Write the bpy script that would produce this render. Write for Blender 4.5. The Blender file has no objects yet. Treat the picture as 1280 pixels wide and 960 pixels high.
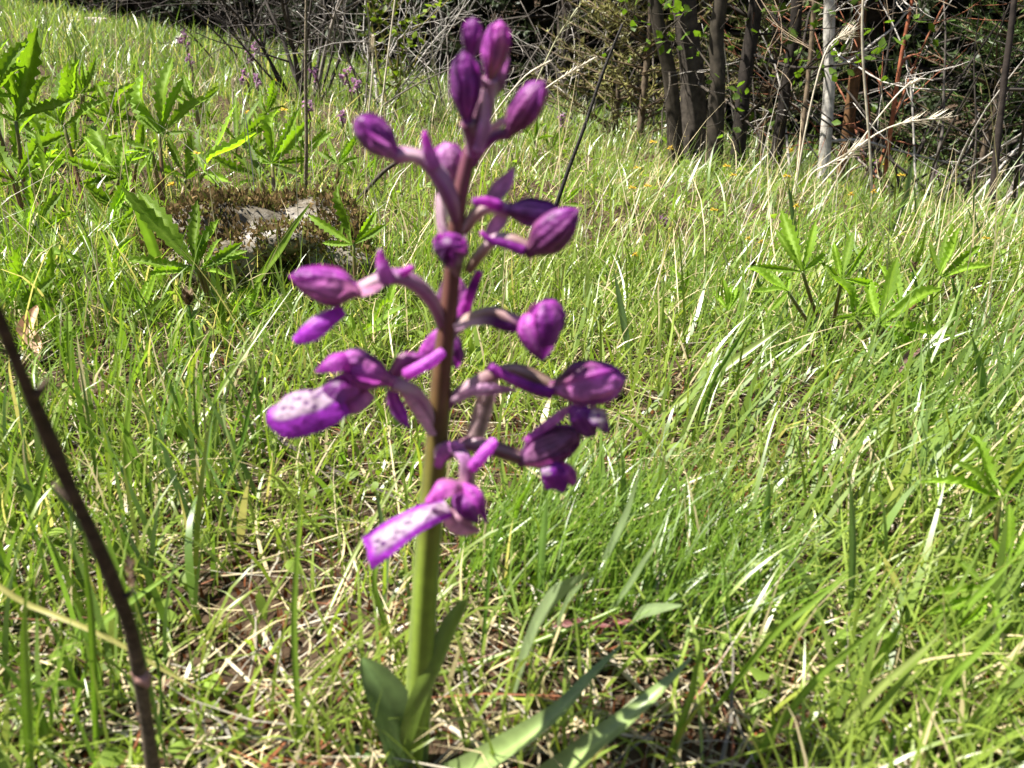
import bpy, math, random
import numpy as np
from mathutils import Vector, Matrix

RNG = random.Random(11)
NR = np.random.default_rng(5)
SC = bpy.context.scene
COL = SC.collection
R = math.radians

# ------------------------------------------------------------------ camera
CAM_H = 0.178
PITCH = R(23.6)
FPX = 962.0                                     # focal length in pixels of the 1280 x 960 photograph
cd = bpy.data.cameras.new('camera')
cd.lens = 6.86
cd.sensor_width = 6.86 * 1280 / FPX
cd.clip_start = 0.005
cd.clip_end = 600
cd.dof.use_dof = True
cd.dof.focus_distance = 0.62
cd.dof.aperture_fstop = 5.6
cam = bpy.data.objects.new('camera', cd)
cam.location = (0, 0, CAM_H)
cam.rotation_euler = (math.pi / 2 - PITCH, 0, 0)
COL.objects.link(cam)
SC.camera = cam

# ------------------------------------------------------------------ sky, sun, exposure
SUN_EL, SUN_AZ = R(63), R(94)                   # azimuth counted to the left of the view direction
sun_dir = Vector((-math.sin(SUN_AZ) * math.cos(SUN_EL), math.cos(SUN_AZ) * math.cos(SUN_EL), math.sin(SUN_EL)))
world = bpy.data.worlds.new('World')
SC.world = world
world.use_nodes = True
wn = world.node_tree
bg = wn.nodes['Background']
sky = wn.nodes.new('ShaderNodeTexSky')
sky.sky_type = 'NISHITA'
sky.sun_disc = False
sky.sun_elevation = SUN_EL
sky.sun_rotation = -SUN_AZ
wn.links.new(sky.outputs[0], bg.inputs[0])
bg.inputs[1].default_value = 0.05
sd = bpy.data.lights.new('sun', 'SUN')
sd.energy = 5.0
sd.angle = R(0.5)
sd.color = (1.0, 0.955, 0.88)
so = bpy.data.objects.new('sun', sd)
so.rotation_euler = sun_dir.to_track_quat('Z', 'Y').to_euler()
so.location = sun_dir * 20
COL.objects.link(so)
SC.view_settings.view_transform = 'Standard'
SC.view_settings.look = 'None'
SC.view_settings.gamma = 1
SC.view_settings.exposure = 1.74
SC.cycles.use_denoising = True
SC.cycles.max_bounces = 6
SC.cycles.transmission_bounces = 4
SC.cycles.transparent_max_bounces = 4

# ------------------------------------------------------------------ pixel helpers (layout only)
FW = Vector((0, math.cos(PITCH), -math.sin(PITCH)))
UP = Vector((0, math.sin(PITCH), math.cos(PITCH)))
RT = Vector((1, 0, 0))
EYE = Vector((0, 0, CAM_H))

def ray(px, py):
    return FW * FPX + RT * (px - 640) + UP * (480 - py)

def P(px, py, Y):
    d = ray(px, py)
    return EYE + d * (Y / d.y)

def PD(px, py, depth):
    return EYE + ray(px, py) * (depth / FPX)

def msize(p, px):
    return px * (Vector(p) - EYE).dot(FW) / FPX

def smooth(a, b, x):
    t = np.clip((x - a) / (b - a), 0, 1)
    return t * t * (3 - 2 * t)

def hgt(x, y):
    x = np.asarray(x, float); y = np.asarray(y, float)
    r = np.hypot(x, y)
    z = -0.15 * x * smooth(0.25, 2.2, r) - 0.028 * np.maximum(y - 0.5, 0) * smooth(0.5, 2.0, r)
    k = smooth(0.2, 1.2, r)
    z = z + (0.004 + 0.012 * k) * (np.sin(x * 9.1 + 1.3) * np.sin(y * 7.7 + 0.4) + 0.6 * np.sin(x * 17 + y * 13))
    z = z + 0.002 * np.sin(x * 61 + 2 * np.sin(y * 40)) * np.sin(y * 53 + 1.0)
    z = z + 0.05 * smooth(2, 6, r) * np.sin(x * 1.3 + 0.5) * np.sin(y * 1.1)
    z = np.maximum(z, -1.2) if z.ndim else max(float(z), -1.2)
    return z + 0.22 * np.maximum(r - 16, 0) * smooth(14, 40, r)

def hz(x, y):
    return float(hgt(x, y))

def G(px, py):
    d = ray(px, py).normalized()
    t = 0.05
    while t < 40:
        p = EYE + d * t
        if p.z <= hz(p.x, p.y):
            return Vector((p.x, p.y, hz(p.x, p.y)))
        t *= 1.01
    return EYE + d * 20

def on_ground(x, y, dz=0.0):
    return Vector((x, y, hz(x, y) + dz))

# ------------------------------------------------------------------ materials
def nodes_of(name):
    m = bpy.data.materials.new(name)
    m.use_nodes = True
    return m, m.node_tree, m.node_tree.nodes, m.node_tree.links

def leaf_mat(name, trans=0.35, rough=0.45, spec=0.4, scale=60, amount=0.25, tint=(1, 1, 1), sheen=0.0, tboost=1.5, bump=0.0, vary=0.0):
    """vertex colour, slightly broken up, part of the light passing through"""
    m, nt, N, L = nodes_of(name)
    b = N['Principled BSDF']
    at = N.new('ShaderNodeAttribute'); at.attribute_name = 'Col'
    tc = N.new('ShaderNodeTexCoord')
    nz = N.new('ShaderNodeTexNoise'); nz.inputs['Scale'].default_value = scale; nz.inputs['Detail'].default_value = 3
    L.new(tc.outputs['Object'], nz.inputs['Vector'])
    mr = N.new('ShaderNodeMapRange')
    mr.inputs[1].default_value = 0.3; mr.inputs[2].default_value = 0.7
    mr.inputs[3].default_value = 1 - amount; mr.inputs[4].default_value = 1 + amount
    L.new(nz.outputs[0], mr.inputs[0])
    mx = N.new('ShaderNodeVectorMath'); mx.operation = 'SCALE'
    fac = mr.outputs[0]
    if vary:
        oi = N.new('ShaderNodeObjectInfo')
        m2 = N.new('ShaderNodeMapRange'); m2.inputs[3].default_value = 1 - vary; m2.inputs[4].default_value = 1 + vary
        L.new(oi.outputs['Random'], m2.inputs[0])
        mm = N.new('ShaderNodeMath'); mm.operation = 'MULTIPLY'
        L.new(mr.outputs[0], mm.inputs[0]); L.new(m2.outputs[0], mm.inputs[1]); fac = mm.outputs[0]
    L.new(at.outputs['Color'], mx.inputs[0]); L.new(fac, mx.inputs['Scale'])
    L.new(mx.outputs[0], b.inputs['Base Color'])
    b.inputs['Roughness'].default_value = rough
    b.inputs['Specular IOR Level'].default_value = spec
    if sheen:
        b.inputs['Sheen Weight'].default_value = sheen
        b.inputs['Sheen Roughness'].default_value = 0.4
    if bump:
        bp = N.new('ShaderNodeBump'); bp.inputs['Strength'].default_value = bump; bp.inputs['Distance'].default_value = 0.001
        L.new(nz.outputs[0], bp.inputs['Height']); L.new(bp.outputs[0], b.inputs['Normal'])
    if trans:
        tr = N.new('ShaderNodeBsdfTranslucent')
        ts = N.new('ShaderNodeVectorMath'); ts.operation = 'MULTIPLY'
        ts.inputs[1].default_value = (tint[0] * tboost, tint[1] * tboost, tint[2] * tboost)
        L.new(mx.outputs[0], ts.inputs[0]); L.new(ts.outputs[0], tr.inputs['Color'])
        ms = N.new('ShaderNodeMixShader'); ms.inputs[0].default_value = trans
        L.new(b.outputs[0], ms.inputs[1]); L.new(tr.outputs[0], ms.inputs[2])
        L.new(ms.outputs[0], N['Material Output'].inputs['Surface'])
    return m

def ramp_mat(name, stops, scale, rough=0.9, detail=8, bump=0.5, dist=0.01, stretch=(1, 1, 1), spec=0.2):
    m, nt, N, L = nodes_of(name)
    b = N['Principled BSDF']
    tc = N.new('ShaderNodeTexCoord')
    mp = N.new('ShaderNodeMapping'); mp.inputs['Scale'].default_value = stretch
    L.new(tc.outputs['Object'], mp.inputs[0])
    nz = N.new('ShaderNodeTexNoise'); nz.inputs['Scale'].default_value = scale; nz.inputs['Detail'].default_value = detail
    nz.inputs['Roughness'].default_value = 0.65
    L.new(mp.outputs[0], nz.inputs['Vector'])
    cr = N.new('ShaderNodeValToRGB')
    while len(cr.color_ramp.elements) < len(stops):
        cr.color_ramp.elements.new(0.5)
    for e, (p, c) in zip(cr.color_ramp.elements, stops):
        e.position = p; e.color = (*c, 1)
    L.new(nz.outputs[0], cr.inputs[0]); L.new(cr.outputs[0], b.inputs['Base Color'])
    b.inputs['Roughness'].default_value = rough
    b.inputs['Specular IOR Level'].default_value = spec
    if bump:
        bp = N.new('ShaderNodeBump'); bp.inputs['Strength'].default_value = bump; bp.inputs['Distance'].default_value = dist
        L.new(nz.outputs[0], bp.inputs['Height']); L.new(bp.outputs[0], b.inputs['Normal'])
    return m

M = {}
M['grass'] = leaf_mat('grass', trans=0.38, rough=0.36, spec=0.6, scale=30, amount=0.15, tint=(1.05, 1.15, 0.5), tboost=1.5)
M['blade'] = leaf_mat('grass_blade', trans=0.36, rough=0.34, spec=0.6, scale=90, amount=0.15, tint=(1.0, 1.15, 0.5), tboost=1.5)
M['leaf'] = leaf_mat('toothed_leaf', vary=0.4, trans=0.45, rough=0.5, spec=0.22, scale=120, amount=0.2, tint=(1.1, 1.15, 0.4), tboost=1.7, bump=0.3)
M['straw'] = leaf_mat('dry_straw', trans=0.15, rough=0.55, spec=0.35, scale=80, amount=0.3, tboost=1.1)
M['petal'] = leaf_mat('petal', trans=0.36, rough=0.48, spec=0.35, scale=520, amount=0.32, tint=(1.15, 0.9, 1.1), tboost=1.7, sheen=0.1, bump=0.7)
M['stem'] = leaf_mat('flower_stem', trans=0.18, rough=0.38, spec=0.45, scale=300, amount=0.14, tboost=1.3, sheen=0.15)
M['twig'] = leaf_mat('twig_bark', trans=0, rough=0.85, spec=0.25, scale=500, amount=0.5, bump=0.6)
M['wood'] = leaf_mat('dead_wood', trans=0, rough=0.85, spec=0.2, scale=70, amount=0.45, bump=0.6)
M['needle'] = leaf_mat('needles', trans=0.15, rough=0.5, spec=0.3, scale=4, amount=0.35, tboost=1.2)
M['moss'] = leaf_mat('moss', trans=0.25, rough=0.9, spec=0.1, scale=60, amount=0.4, tboost=1.2)
M['soil'] = ramp_mat('soil', [(0.30, (0.018, 0.012, 0.008)), (0.46, (0.045, 0.028, 0.017)), (0.60, (0.085, 0.058, 0.034)), (0.75, (0.055, 0.048, 0.022))], 160, bump=0.8, dist=0.006, spec=0.1)

# ------------------------------------------------------------------ mesh building
ORIGIN = {}                                     # world position of every empty used as parent

class MB:
    def __init__(self):
        self.v = []; self.f = []; self.c = []
    def add(self, verts, faces, cols):
        o = len(self.v)
        self.v.extend(tuple(p) for p in verts)
        self.f.extend(tuple(i + o for i in f) for f in faces)
        self.c.extend(cols)
    def mesh(self, name, origin=(0, 0, 0), mat=None, smooth_=True):
        me = bpy.data.meshes.new(name)
        ox, oy, oz = origin
        me.from_pydata([(x - ox, y - oy, z - oz) for x, y, z in self.v], [], self.f)
        ca = me.color_attributes.new('Col', 'FLOAT_COLOR', 'POINT')
        ca.data.foreach_set('color', np.array([(c[0], c[1], c[2], 1) for c in self.c], np.float32).ravel())
        if smooth_:
            me.polygons.foreach_set('use_smooth', np.ones(len(me.polygons), bool))
        if mat: me.materials.append(mat)
        me.update()
        return me
    def build(self, name, mat, parent=None, origin=None):
        o0 = ORIGIN[parent] if parent else (origin if origin is not None else Vector((0, 0, 0)))
        me = self.mesh(name, o0, mat)
        o = bpy.data.objects.new(name, me)
        COL.objects.link(o)
        if parent: o.parent = parent
        else: o.location = o0
        ORIGIN[o] = Vector(o0)
        return o

def thing(name, loc, label=None, cat=None, group=None, parent=None):
    o = bpy.data.objects.new(name, None)
    COL.objects.link(o)
    o.empty_display_size = 0.01
    if parent:
        o.parent = parent; o.location = Vector(loc) - ORIGIN[parent]
    else:
        o.location = loc
    ORIGIN[o] = Vector(loc)
    if label: tag(o, label, cat, group)
    return o

def tag(o, label, cat, group=None, kind=None):
    o['label'] = label
    if cat: o['category'] = cat
    if group: o['group'] = group
    if kind: o['kind'] = kind
    return o

def crom(pts, n):
    """Catmull-Rom through rows of numbers, n steps a span"""
    a = np.array(pts, float)
    if len(a) < 2: return a
    ext = np.vstack([2 * a[0] - a[1], a, 2 * a[-1] - a[-2]])
    out = []
    for i in range(len(a) - 1):
        p0, p1, p2, p3 = ext[i:i + 4]
        for k in range(n):
            t = k / n
            out.append(0.5 * (2 * p1 + (p2 - p0) * t + (2 * p0 - 5 * p1 + 4 * p2 - p3) * t * t + (3 * p1 - p0 - 3 * p2 + p3) * t ** 3))
    out.append(a[-1])
    return np.array(out)

def tube(mb, pts, radii, cols, sides=8, steps=4, ribs=0.0, nrib=6, twist=0.0, flat=1.0, colfn=None):
    rows = [[*p, r, *c] for p, r, c in zip(pts, radii, cols)]
    rows = crom(rows, steps) if steps > 1 else np.array(rows, float)
    c = rows[:, :3]
    T = np.gradient(c, axis=0)
    T /= np.linalg.norm(T, axis=1)[:, None] + 1e-12
    up = np.array([0.0, 0, 1.0]) if abs(T[0][2]) < 0.9 else np.array([0.0, -1.0, 0])
    u = np.cross(up, T[0]); u /= np.linalg.norm(u)
    V, F, C = [], [], []
    n = len(rows)
    for i in range(n):
        u = u - T[i] * u.dot(T[i]); u /= np.linalg.norm(u) + 1e-12
        w = np.cross(T[i], u)
        r = max(rows[i, 3], 1e-6)
        for k in range(sides):
            a = 2 * math.pi * k / sides + twist * i / n
            rr = r * (1 + ribs * math.cos(nrib * 2 * math.pi * k / sides))
            V.append(c[i] + u * (math.cos(a) * rr) + w * (math.sin(a) * rr * flat))
            cc = np.clip(rows[i, 4:7], 0.002, 1)
            if colfn: cc = colfn(i / (n - 1), a, cc)
            C.append(cc)
    for i in range(n - 1):
        for k in range(sides):
            k2 = (k + 1) % sides
            F.append((i * sides + k, i * sides + k2, (i + 1) * sides + k2, (i + 1) * sides + k))
    V.append(c[0]); C.append(C[0]); V.append(c[-1] + T[-1] * rows[-1, 3] * 0.5); C.append(C[-2])
    a0, a1 = n * sides, n * sides + 1
    for k in range(sides):
        k2 = (k + 1) % sides
        F.append((k2, k, a0)); F.append(((n - 1) * sides + k, (n - 1) * sides + k2, a1))
    mb.add(V, F, C)

def sheet(mb, spine, widths, normal, colfn, cup=0.0, fold=0.0, nu=14, nv=6, wave=0.0, notch=0.0, twist=0.0, thick=0.0):
    """a leaf or petal: a strip along a spine, half-width widths[i]; cup bends the edges towards -normal"""
    steps = max(1, nu // max(1, len(spine) - 1))
    rows = crom([[*p, w] for p, w in zip(spine, widths)], steps)
    c = rows[:, :3]
    T = np.gradient(c, axis=0); T /= np.linalg.norm(T, axis=1)[:, None] + 1e-12
    n = len(rows)
    nb = np.array(normal, float)
    V, C, F = [], [], []
    L = np.linalg.norm(np.diff(c, axis=0), axis=1).sum()
    for i in range(n):
        t = i / (n - 1)
        nn = nb - T[i] * nb.dot(T[i]); nn /= np.linalg.norm(nn) + 1e-12
        s = np.cross(T[i], nn)
        if twist:
            a = twist * t
            s, nn = s * math.cos(a) + nn * math.sin(a), nn * math.cos(a) - s * math.sin(a)
        w = max(rows[i, 3], 1e-6)
        for k in range(nv + 1):
            v = -1 + 2 * k / nv
            off = -cup * w * v * v + fold * w * abs(v) + wave * w * math.sin(9 * t + 3 * v) * abs(v)
            back = notch * L * smooth(0.8, 1.0, t) * (abs(v) if notch < 0 else (1 - abs(v)))
            V.append(c[i] + s * (w * v) + nn * off - T[i] * float(back))
            C.append(colfn(t, v))
    for i in range(n - 1):
        for k in range(nv):
            a = i * (nv + 1) + k
            F.append((a, a + 1, a + nv + 2, a + nv + 1))
    if thick:
        m = len(V)
        nn = nb / np.linalg.norm(nb)
        F2 = [tuple(reversed([j + m for j in f])) for f in F]
        V = V + [p - nn * thick for p in V]; C = C + C
        ring = list(range(0, nv + 1)) + [i * (nv + 1) + nv for i in range(1, n)] + [(n - 1) * (nv + 1) + k for k in range(nv - 1, -1, -1)] + [i * (nv + 1) for i in range(n - 2, 0, -1)]
        side = [(ring[i], ring[(i + 1) % len(ring)], ring[(i + 1) % len(ring)] + m, ring[i] + m) for i in range(len(ring))]
        F = [tuple(reversed(f)) for f in F] + [tuple(reversed(f)) for f in F2] + side
    mb.add(V, F, C)

def mixc(a, b, t):
    t = max(0.0, min(1.0, t))
    return (a[0] + (b[0] - a[0]) * t, a[1] + (b[1] - a[1]) * t, a[2] + (b[2] - a[2]) * t)

def fast_mesh(name, V, quads, tris, C, mat):
    me = bpy.data.meshes.new(name)
    nq, ntr = len(quads), len(tris)
    me.vertices.add(len(V)); me.vertices.foreach_set('co', V.astype(np.float32).ravel())
    loops = np.concatenate([quads.ravel(), tris.ravel()]).astype(np.int32)
    me.loops.add(len(loops)); me.loops.foreach_set('vertex_index', loops)
    me.polygons.add(nq + ntr)
    st = np.concatenate([np.arange(nq) * 4, nq * 4 + np.arange(ntr) * 3]).astype(np.int32)
    me.polygons.foreach_set('loop_start', st)
    me.polygons.foreach_set('use_smooth', np.ones(nq + ntr, bool))
    me.update(calc_edges=True)
    ca = me.color_attributes.new('Col', 'FLOAT_COLOR', 'POINT')
    ca.data.foreach_set('color', np.c_[C, np.ones(len(C))].astype(np.float32).ravel())
    me.materials.append(mat)
    me.validate()
    o = bpy.data.objects.new(name, me)
    COL.objects.link(o)
    return o

def blades(name, B, phi, L, W, th0, beta, col, mat, rows=4, roll=None):
    """many grass blades in one mesh: base points, heading, length, width, first tilt, bend"""
    n = len(B)
    roll = NR.uniform(-0.9, 0.9, n) if roll is None else roll
    c = B.copy()
    vs, cs = [], []
    sd_ = phi + math.pi / 2 + roll
    S = np.c_[np.cos(sd_), np.sin(sd_), np.zeros(n)]
    wob = NR.uniform(-0.25, 0.25, (n, 2))
    for i in range(rows + 1):
        t = i / rows
        w = W * 0.5 * (0.65 + 0.35 * min(1, t * 3)) * (1 - t ** 2.2)
        if i < rows:
            vs += [c - S * w[:, None], c + S * w[:, None]]
            cs += [col, col]
        else:
            vs += [c]; cs += [col]
        th = th0 + beta * (t + 0.5 / rows) ** 1.3
        ph = phi + wob[:, 0] * t * 3
        step = (L / rows)[:, None]
        c = c + step * np.c_[np.sin(th) * np.cos(ph), np.sin(th) * np.sin(ph), np.cos(th)]
        c[:, 2] = np.maximum(c[:, 2], hgt(c[:, 0], c[:, 1]) + 0.0015)
    k = 2 * rows + 1
    V = np.stack(vs, 1).reshape(-1, 3); C = np.stack(cs, 1).reshape(-1, 3)
    b = (np.arange(n) * k)[:, None]
    q = np.concatenate([b + np.array([2 * i, 2 * i + 1, 2 * i + 3, 2 * i + 2]) for i in range(rows - 1)], 1).reshape(-1, 4)
    t3 = b + np.array([2 * rows - 2, 2 * rows - 1, 2 * rows])
    return fast_mesh(name, V, q, t3, C, mat)

def nfield(x, y, s, seed):
    """cheap smooth field in 0..1"""
    r = np.random.default_rng(seed)
    o = 0
    for k in range(5):
        a = r.uniform(0, 6.28); f = s * r.uniform(0.6, 2.0)
        o = o + np.sin((x * math.cos(a) + y * math.sin(a)) * f + r.uniform(0, 6.28))
    return np.clip(0.5 + o / 5.0, 0, 1)

# ------------------------------------------------------------------ ground
def build_ground():
    n = 300
    u = np.linspace(-1, 1, n)
    ax = np.sinh(u * 7.2) / np.sinh(7.2) * 180
    X, Y = np.meshgrid(ax, ax + 0.4)
    Z = hgt(X, Y)
    V = np.c_[X.ravel(), Y.ravel(), Z.ravel()]
    i = np.arange(n * n).reshape(n, n)
    q = np.stack([i[:-1, :-1], i[:-1, 1:], i[1:, 1:], i[1:, :-1]], -1).reshape(-1, 4)
    o = fast_mesh('ground', V, q, np.zeros((0, 3), int), np.ones((len(V), 3)), M['soil'])
    o['kind'] = 'structure'; o['label'] = 'brown meadow soil with dry litter between the grass'
build_ground()

# ------------------------------------------------------------------ turf
ORCHID_Y = 0.145
def spread(n, r0, r1, half, power=0.0):
    """points around the viewpoint, thinning with distance as far turf needs fewer blades"""
    u = NR.uniform(0, 1, n)
    r = r0 * (r1 / r0) ** u if power == 0 else (r0 ** power + u * (r1 ** power - r0 ** power)) ** (1 / power)
    a = NR.uniform(-half, half, n)
    return r * np.sin(a), r * np.cos(a), r

C_FRESH = np.array((0.165, 0.240, 0.028)); C_MID = np.array((0.090, 0.158, 0.018)); C_BLUE = np.array((0.095, 0.150, 0.060))
C_YEL = np.array((0.26, 0.27, 0.045)); C_DRY = np.array((0.46, 0.38, 0.22)); C_GREY = np.array((0.40, 0.36, 0.28)); C_RUST = np.array((0.17, 0.06, 0.025))

def grass_cols(x, y, n, dry=0.08, seed=3):
    f = nfield(x, y, 7, seed)[:, None]; g = nfield(x, y, 3, seed + 1)[:, None]
    u = NR.uniform(0, 1, (n, 1))
    c = C_FRESH * (1 - u) + C_MID * u
    c = c * (1 - 0.5 * f * g) + C_BLUE * (0.5 * f * g)
    p = smooth(0.55, 0.8, nfield(x, y, 5, seed + 2))[:, None]
    c = c * (1 - 0.3 * p) + np.array((0.27, 0.30, 0.06)) * (0.3 * p)
    m = NR.uniform(0, 1, (n, 1)) < 0.07
    c = np.where(m, C_YEL * 0.5 + c * 0.5, c)
    q_ = G(765, 150)
    m = NR.uniform(0, 1, (n, 1)) < dry + 0.55 * np.exp(-((x - q_.x) ** 2 + ((y - q_.y) * 0.6) ** 2) / 0.09)[:, None]
    c = np.where(m, C_DRY, c)
    return c * NR.uniform(0.75, 1.25, (n, 1))

def bare(x, y):
    """share of bare litter: open patches round the orchid's foot and to the lower left"""
    b = np.zeros_like(x)
    for cx, cy, r in ((0.035, 0.185, 0.075), (-0.085, 0.20, 0.07), (-0.02, 0.33, 0.05), (0.11, 0.36, 0.06), (-0.12, 0.34, 0.05)):
        b = np.maximum(b, np.exp(-((x - cx) ** 2 + (y - cy) ** 2) / (r * r)))
    return np.maximum(b * 0.85, 0.5 * smooth(0.62, 0.8, nfield(x, y, 14, 9)))

def lean(x, y, n):
    """the turf leans up and to the right on the right-hand side, stands freer on the other"""
    rt = smooth(-0.15, 0.25, x)
    phi = np.where(NR.uniform(0, 1, n) < 0.15 + 0.25 * rt, NR.normal(0.25, 0.9, n), NR.uniform(-math.pi, math.pi, n))
    th = np.abs(NR.normal(0.25, 0.42, n)) + 0.10 * rt
    return phi, th

def turf():
    # near turf
    n = 38000
    x, y, r = spread(n, 0.12, 0.75, 1.25, 1.1)
    keep = (NR.uniform(0, 1, n) > bare(x, y)) & ~((y < 0.135) & (np.abs(x + 0.01) < 0.075)) & (np.hypot(x + 0.018, y - 0.145) > 0.006)
    x, y, r = x[keep], y[keep], r[keep]; n = len(x)
    phi, th = lean(x, y, n)
    L = NR.gamma(3.2, 0.0092, n) * (0.8 + 0.35 * smooth(0.2, 0.6, r)) + 0.006
    L *= 1 + 0.35 * smooth(0.05, 0.15, x) * smooth(0.45, 0.2, y)
    L = np.minimum(L, 0.03 + 0.16 * np.maximum(r - 0.05, 0.0))
    W = NR.uniform(0.0006, 0.0016, n) * (0.95 + 0.6 * r)
    B = np.c_[x, y, hgt(x, y) - 0.002]
    tag(blades('turf_grass', B, phi, L, W, th, np.abs(NR.normal(0.7, 0.95, n)), grass_cols(x, y, n, 0.12), M['grass'], 5),
        'fine bright green turf grass covering the meadow around the orchid', 'grass', kind='stuff')
    # meadow grass, middle distance
    n = 52000
    x, y, r = spread(n, 0.5, 2.6, 1.15, 0.7)
    keep = NR.uniform(0, 1, n) > 0.45 * smooth(0.6, 0.85, nfield(x, y, 6, 19))
    x, y, r = x[keep], y[keep], r[keep]; n = len(x)
    phi, th = lean(x, y, n)
    L = NR.gamma(2.8, 0.0115, n) * (0.8 + 0.5 * smooth(0.7, 2.2, r)) + 0.008
    L *= 1 + 0.25 * smooth(0.2, 0.9, x) * smooth(0.9, 1.6, y)
    W = NR.uniform(0.0009, 0.0021, n) * (0.85 + 0.3 * r)
    B = np.c_[x, y, hgt(x, y) - 0.003]
    tag(blades('meadow_grass', B, phi, L, W, th, np.abs(NR.normal(0.7, 0.95, n)), grass_cols(x, y, n, 0.16, 31), M['grass'], 4),
        'taller meadow grass between the mossy rock and the saplings', 'grass', kind='stuff')
    # far meadow
    n = 55000
    x, y, r = spread(n, 2.3, 15, 1.0, 0.5)
    phi, th = lean(x, y, n)
    L = NR.gamma(6, 0.013, n) + 0.02
    W = NR.uniform(0.0020, 0.0040, n) * (0.55 + 0.3 * r)
    B = np.c_[x, y, hgt(x, y) - 0.004]
    tag(blades('far_grass', B, phi, L, W, th, np.abs(NR.normal(0.4, 0.35, n)), grass_cols(x, y, n, 0.12, 47) * 0.7 + np.array((0.04, 0.06, 0.025)), M['grass'], 3),  # distance haze put into the blade colours, washed towards a flat pale green
        'pale green meadow grass running up the slope to the wood', 'grass', kind='stuff')
    # broad blades mixed in, folded wide ones
    n = 3200
    x, y, r = spread(n, 0.2, 2.2, 1.1, 0.7)
    keep = (NR.uniform(0, 1, n) > bare(x, y)) & ~((y < 0.24) & (np.abs(x) < 0.1))
    x, y, r = x[keep], y[keep], r[keep]; n = len(x)
    phi, th = lean(x, y, n)
    L = NR.uniform(0.03, 0.085, n) * (0.7 + 0.5 * smooth(0.3, 1, r))
    W = NR.uniform(0.0022, 0.0045, n)
    B = np.c_[x, y, hgt(x, y) - 0.003]
    tag(blades('broad_grass', B, phi, L, W, th, np.abs(NR.normal(0.5, 0.4, n)), grass_cols(x, y, n, 0.05, 57), M['blade'], 6),
        'scattered wider green grass blades mixed through the turf', 'grass', kind='stuff')
    n = 1100
    x = np.concatenate([NR.uniform(0.07, 0.42, 750), NR.uniform(-0.26, -0.10, 350)]); y = np.concatenate([NR.uniform(0.14, 0.46, 750), NR.uniform(0.12, 0.34, 350)])
    rt = x > 0
    B = np.c_[x, y, hgt(x, y) - 0.002]
    r = np.hypot(x, y)
    tag(blades('lush_grass', B, np.where(rt, NR.normal(0.35, 0.6, n), NR.uniform(-3.1, 3.1, n)), np.minimum(NR.uniform(0.025, 0.075, n), 0.02 + 0.2 * r), NR.uniform(0.0013, 0.0030, n),
        np.where(rt, NR.uniform(0.1, 0.9, n), NR.uniform(0.02, 0.4, n)), NR.uniform(0.05, 0.7, n), grass_cols(x, y, n, 0.03, 71), M['blade'], 7),
        'lush longer grass on both sides of the orchid foot', 'grass', kind='stuff')
    # tussock of thin dark grass behind the orchid
    c0 = G(770, 720)
    n = 1000
    a = NR.uniform(0, 6.283, n); rr = 0.05 * np.sqrt(NR.uniform(0, 1, n))
    x = c0.x + rr * np.cos(a) * 1.2; y = c0.y + rr * np.sin(a)
    B = np.c_[x, y, hgt(x, y) - 0.002]
    col = np.array((0.100, 0.170, 0.018)) * NR.uniform(0.7, 1.35, (n, 1))
    tag(blades('grass_tussock', B, NR.normal(0.3, 0.9, n), NR.uniform(0.025, 0.055, n), NR.uniform(0.0006, 0.0011, n), NR.uniform(0.1, 0.8, n), NR.uniform(0.2, 0.9, n), col, M['grass'], 5),
        'tussock of thin dark green grass blades behind the orchid', 'grass', kind='stuff')
    # straw lying on the soil
    n = 14000
    x, y, r = spread(n, 0.12, 2.0, 1.2, 0.75)
    B = np.c_[x, y, hgt(x, y) + NR.uniform(0.0, 0.006, n)]
    k = NR.uniform(0, 1, (n, 1))
    col = np.where(k < 0.55, C_DRY, np.where(k < 0.85, C_GREY, C_RUST)) * NR.uniform(0.25, 1.15, (n, 1))
    tag(blades('straw_litter', B, NR.uniform(-3.14, 3.14, n), NR.gamma(4, 0.007, n) + 0.006, NR.uniform(0.0004, 0.0011, n), NR.normal(1.45, 0.16, n), NR.normal(0.05, 0.2, n), col, M['straw'], 3),
        'pale dry straw and dead grass lying on the soil', 'straw', kind='stuff')
    # dry stalks standing in the meadow
    n = 3400
    x, y, r = spread(n, 0.5, 6, 1.1, 0.5)
    B = np.c_[x, y, hgt(x, y)]
    phi, th = lean(x, y, n)
    col = np.where(NR.uniform(0, 1, (n, 1)) < 0.7, C_DRY, C_GREY) * NR.uniform(0.6, 1.3, (n, 1))
    tag(blades('dry_stalks', B, phi, NR.gamma(6, 0.014, n) + 0.02, NR.uniform(0.0007, 0.0013, n) * (0.75 + 0.25 * r), th, NR.normal(0.3, 0.5, n), col, M['straw'], 5),
        'thin straw-coloured dry stalks standing through the meadow', 'straw', kind='stuff')
    # rusty moss crumbs on the bare soil
    n = 6000
    x, y, r = spread(n, 0.12, 0.6, 1.0, 1.0)
    keep = NR.uniform(0, 1, n) < bare(x, y) * 1.4
    x, y = x[keep], y[keep]; n = len(x)
    B = np.c_[x, y, hgt(x, y) - 0.001]
    col = np.array((0.13, 0.045, 0.018)) * NR.uniform(0.5, 1.6, (n, 1))
    tag(blades('ground_moss', B, NR.uniform(-3.14, 3.14, n), NR.uniform(0.003, 0.008, n), NR.uniform(0.0008, 0.0022, n), NR.uniform(0, 0.9, n), NR.normal(0, 0.6, n), col, M['moss'], 3),
        'rusty brown dried moss on the bare soil at the orchid foot', 'moss', kind='stuff')
turf()

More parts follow.
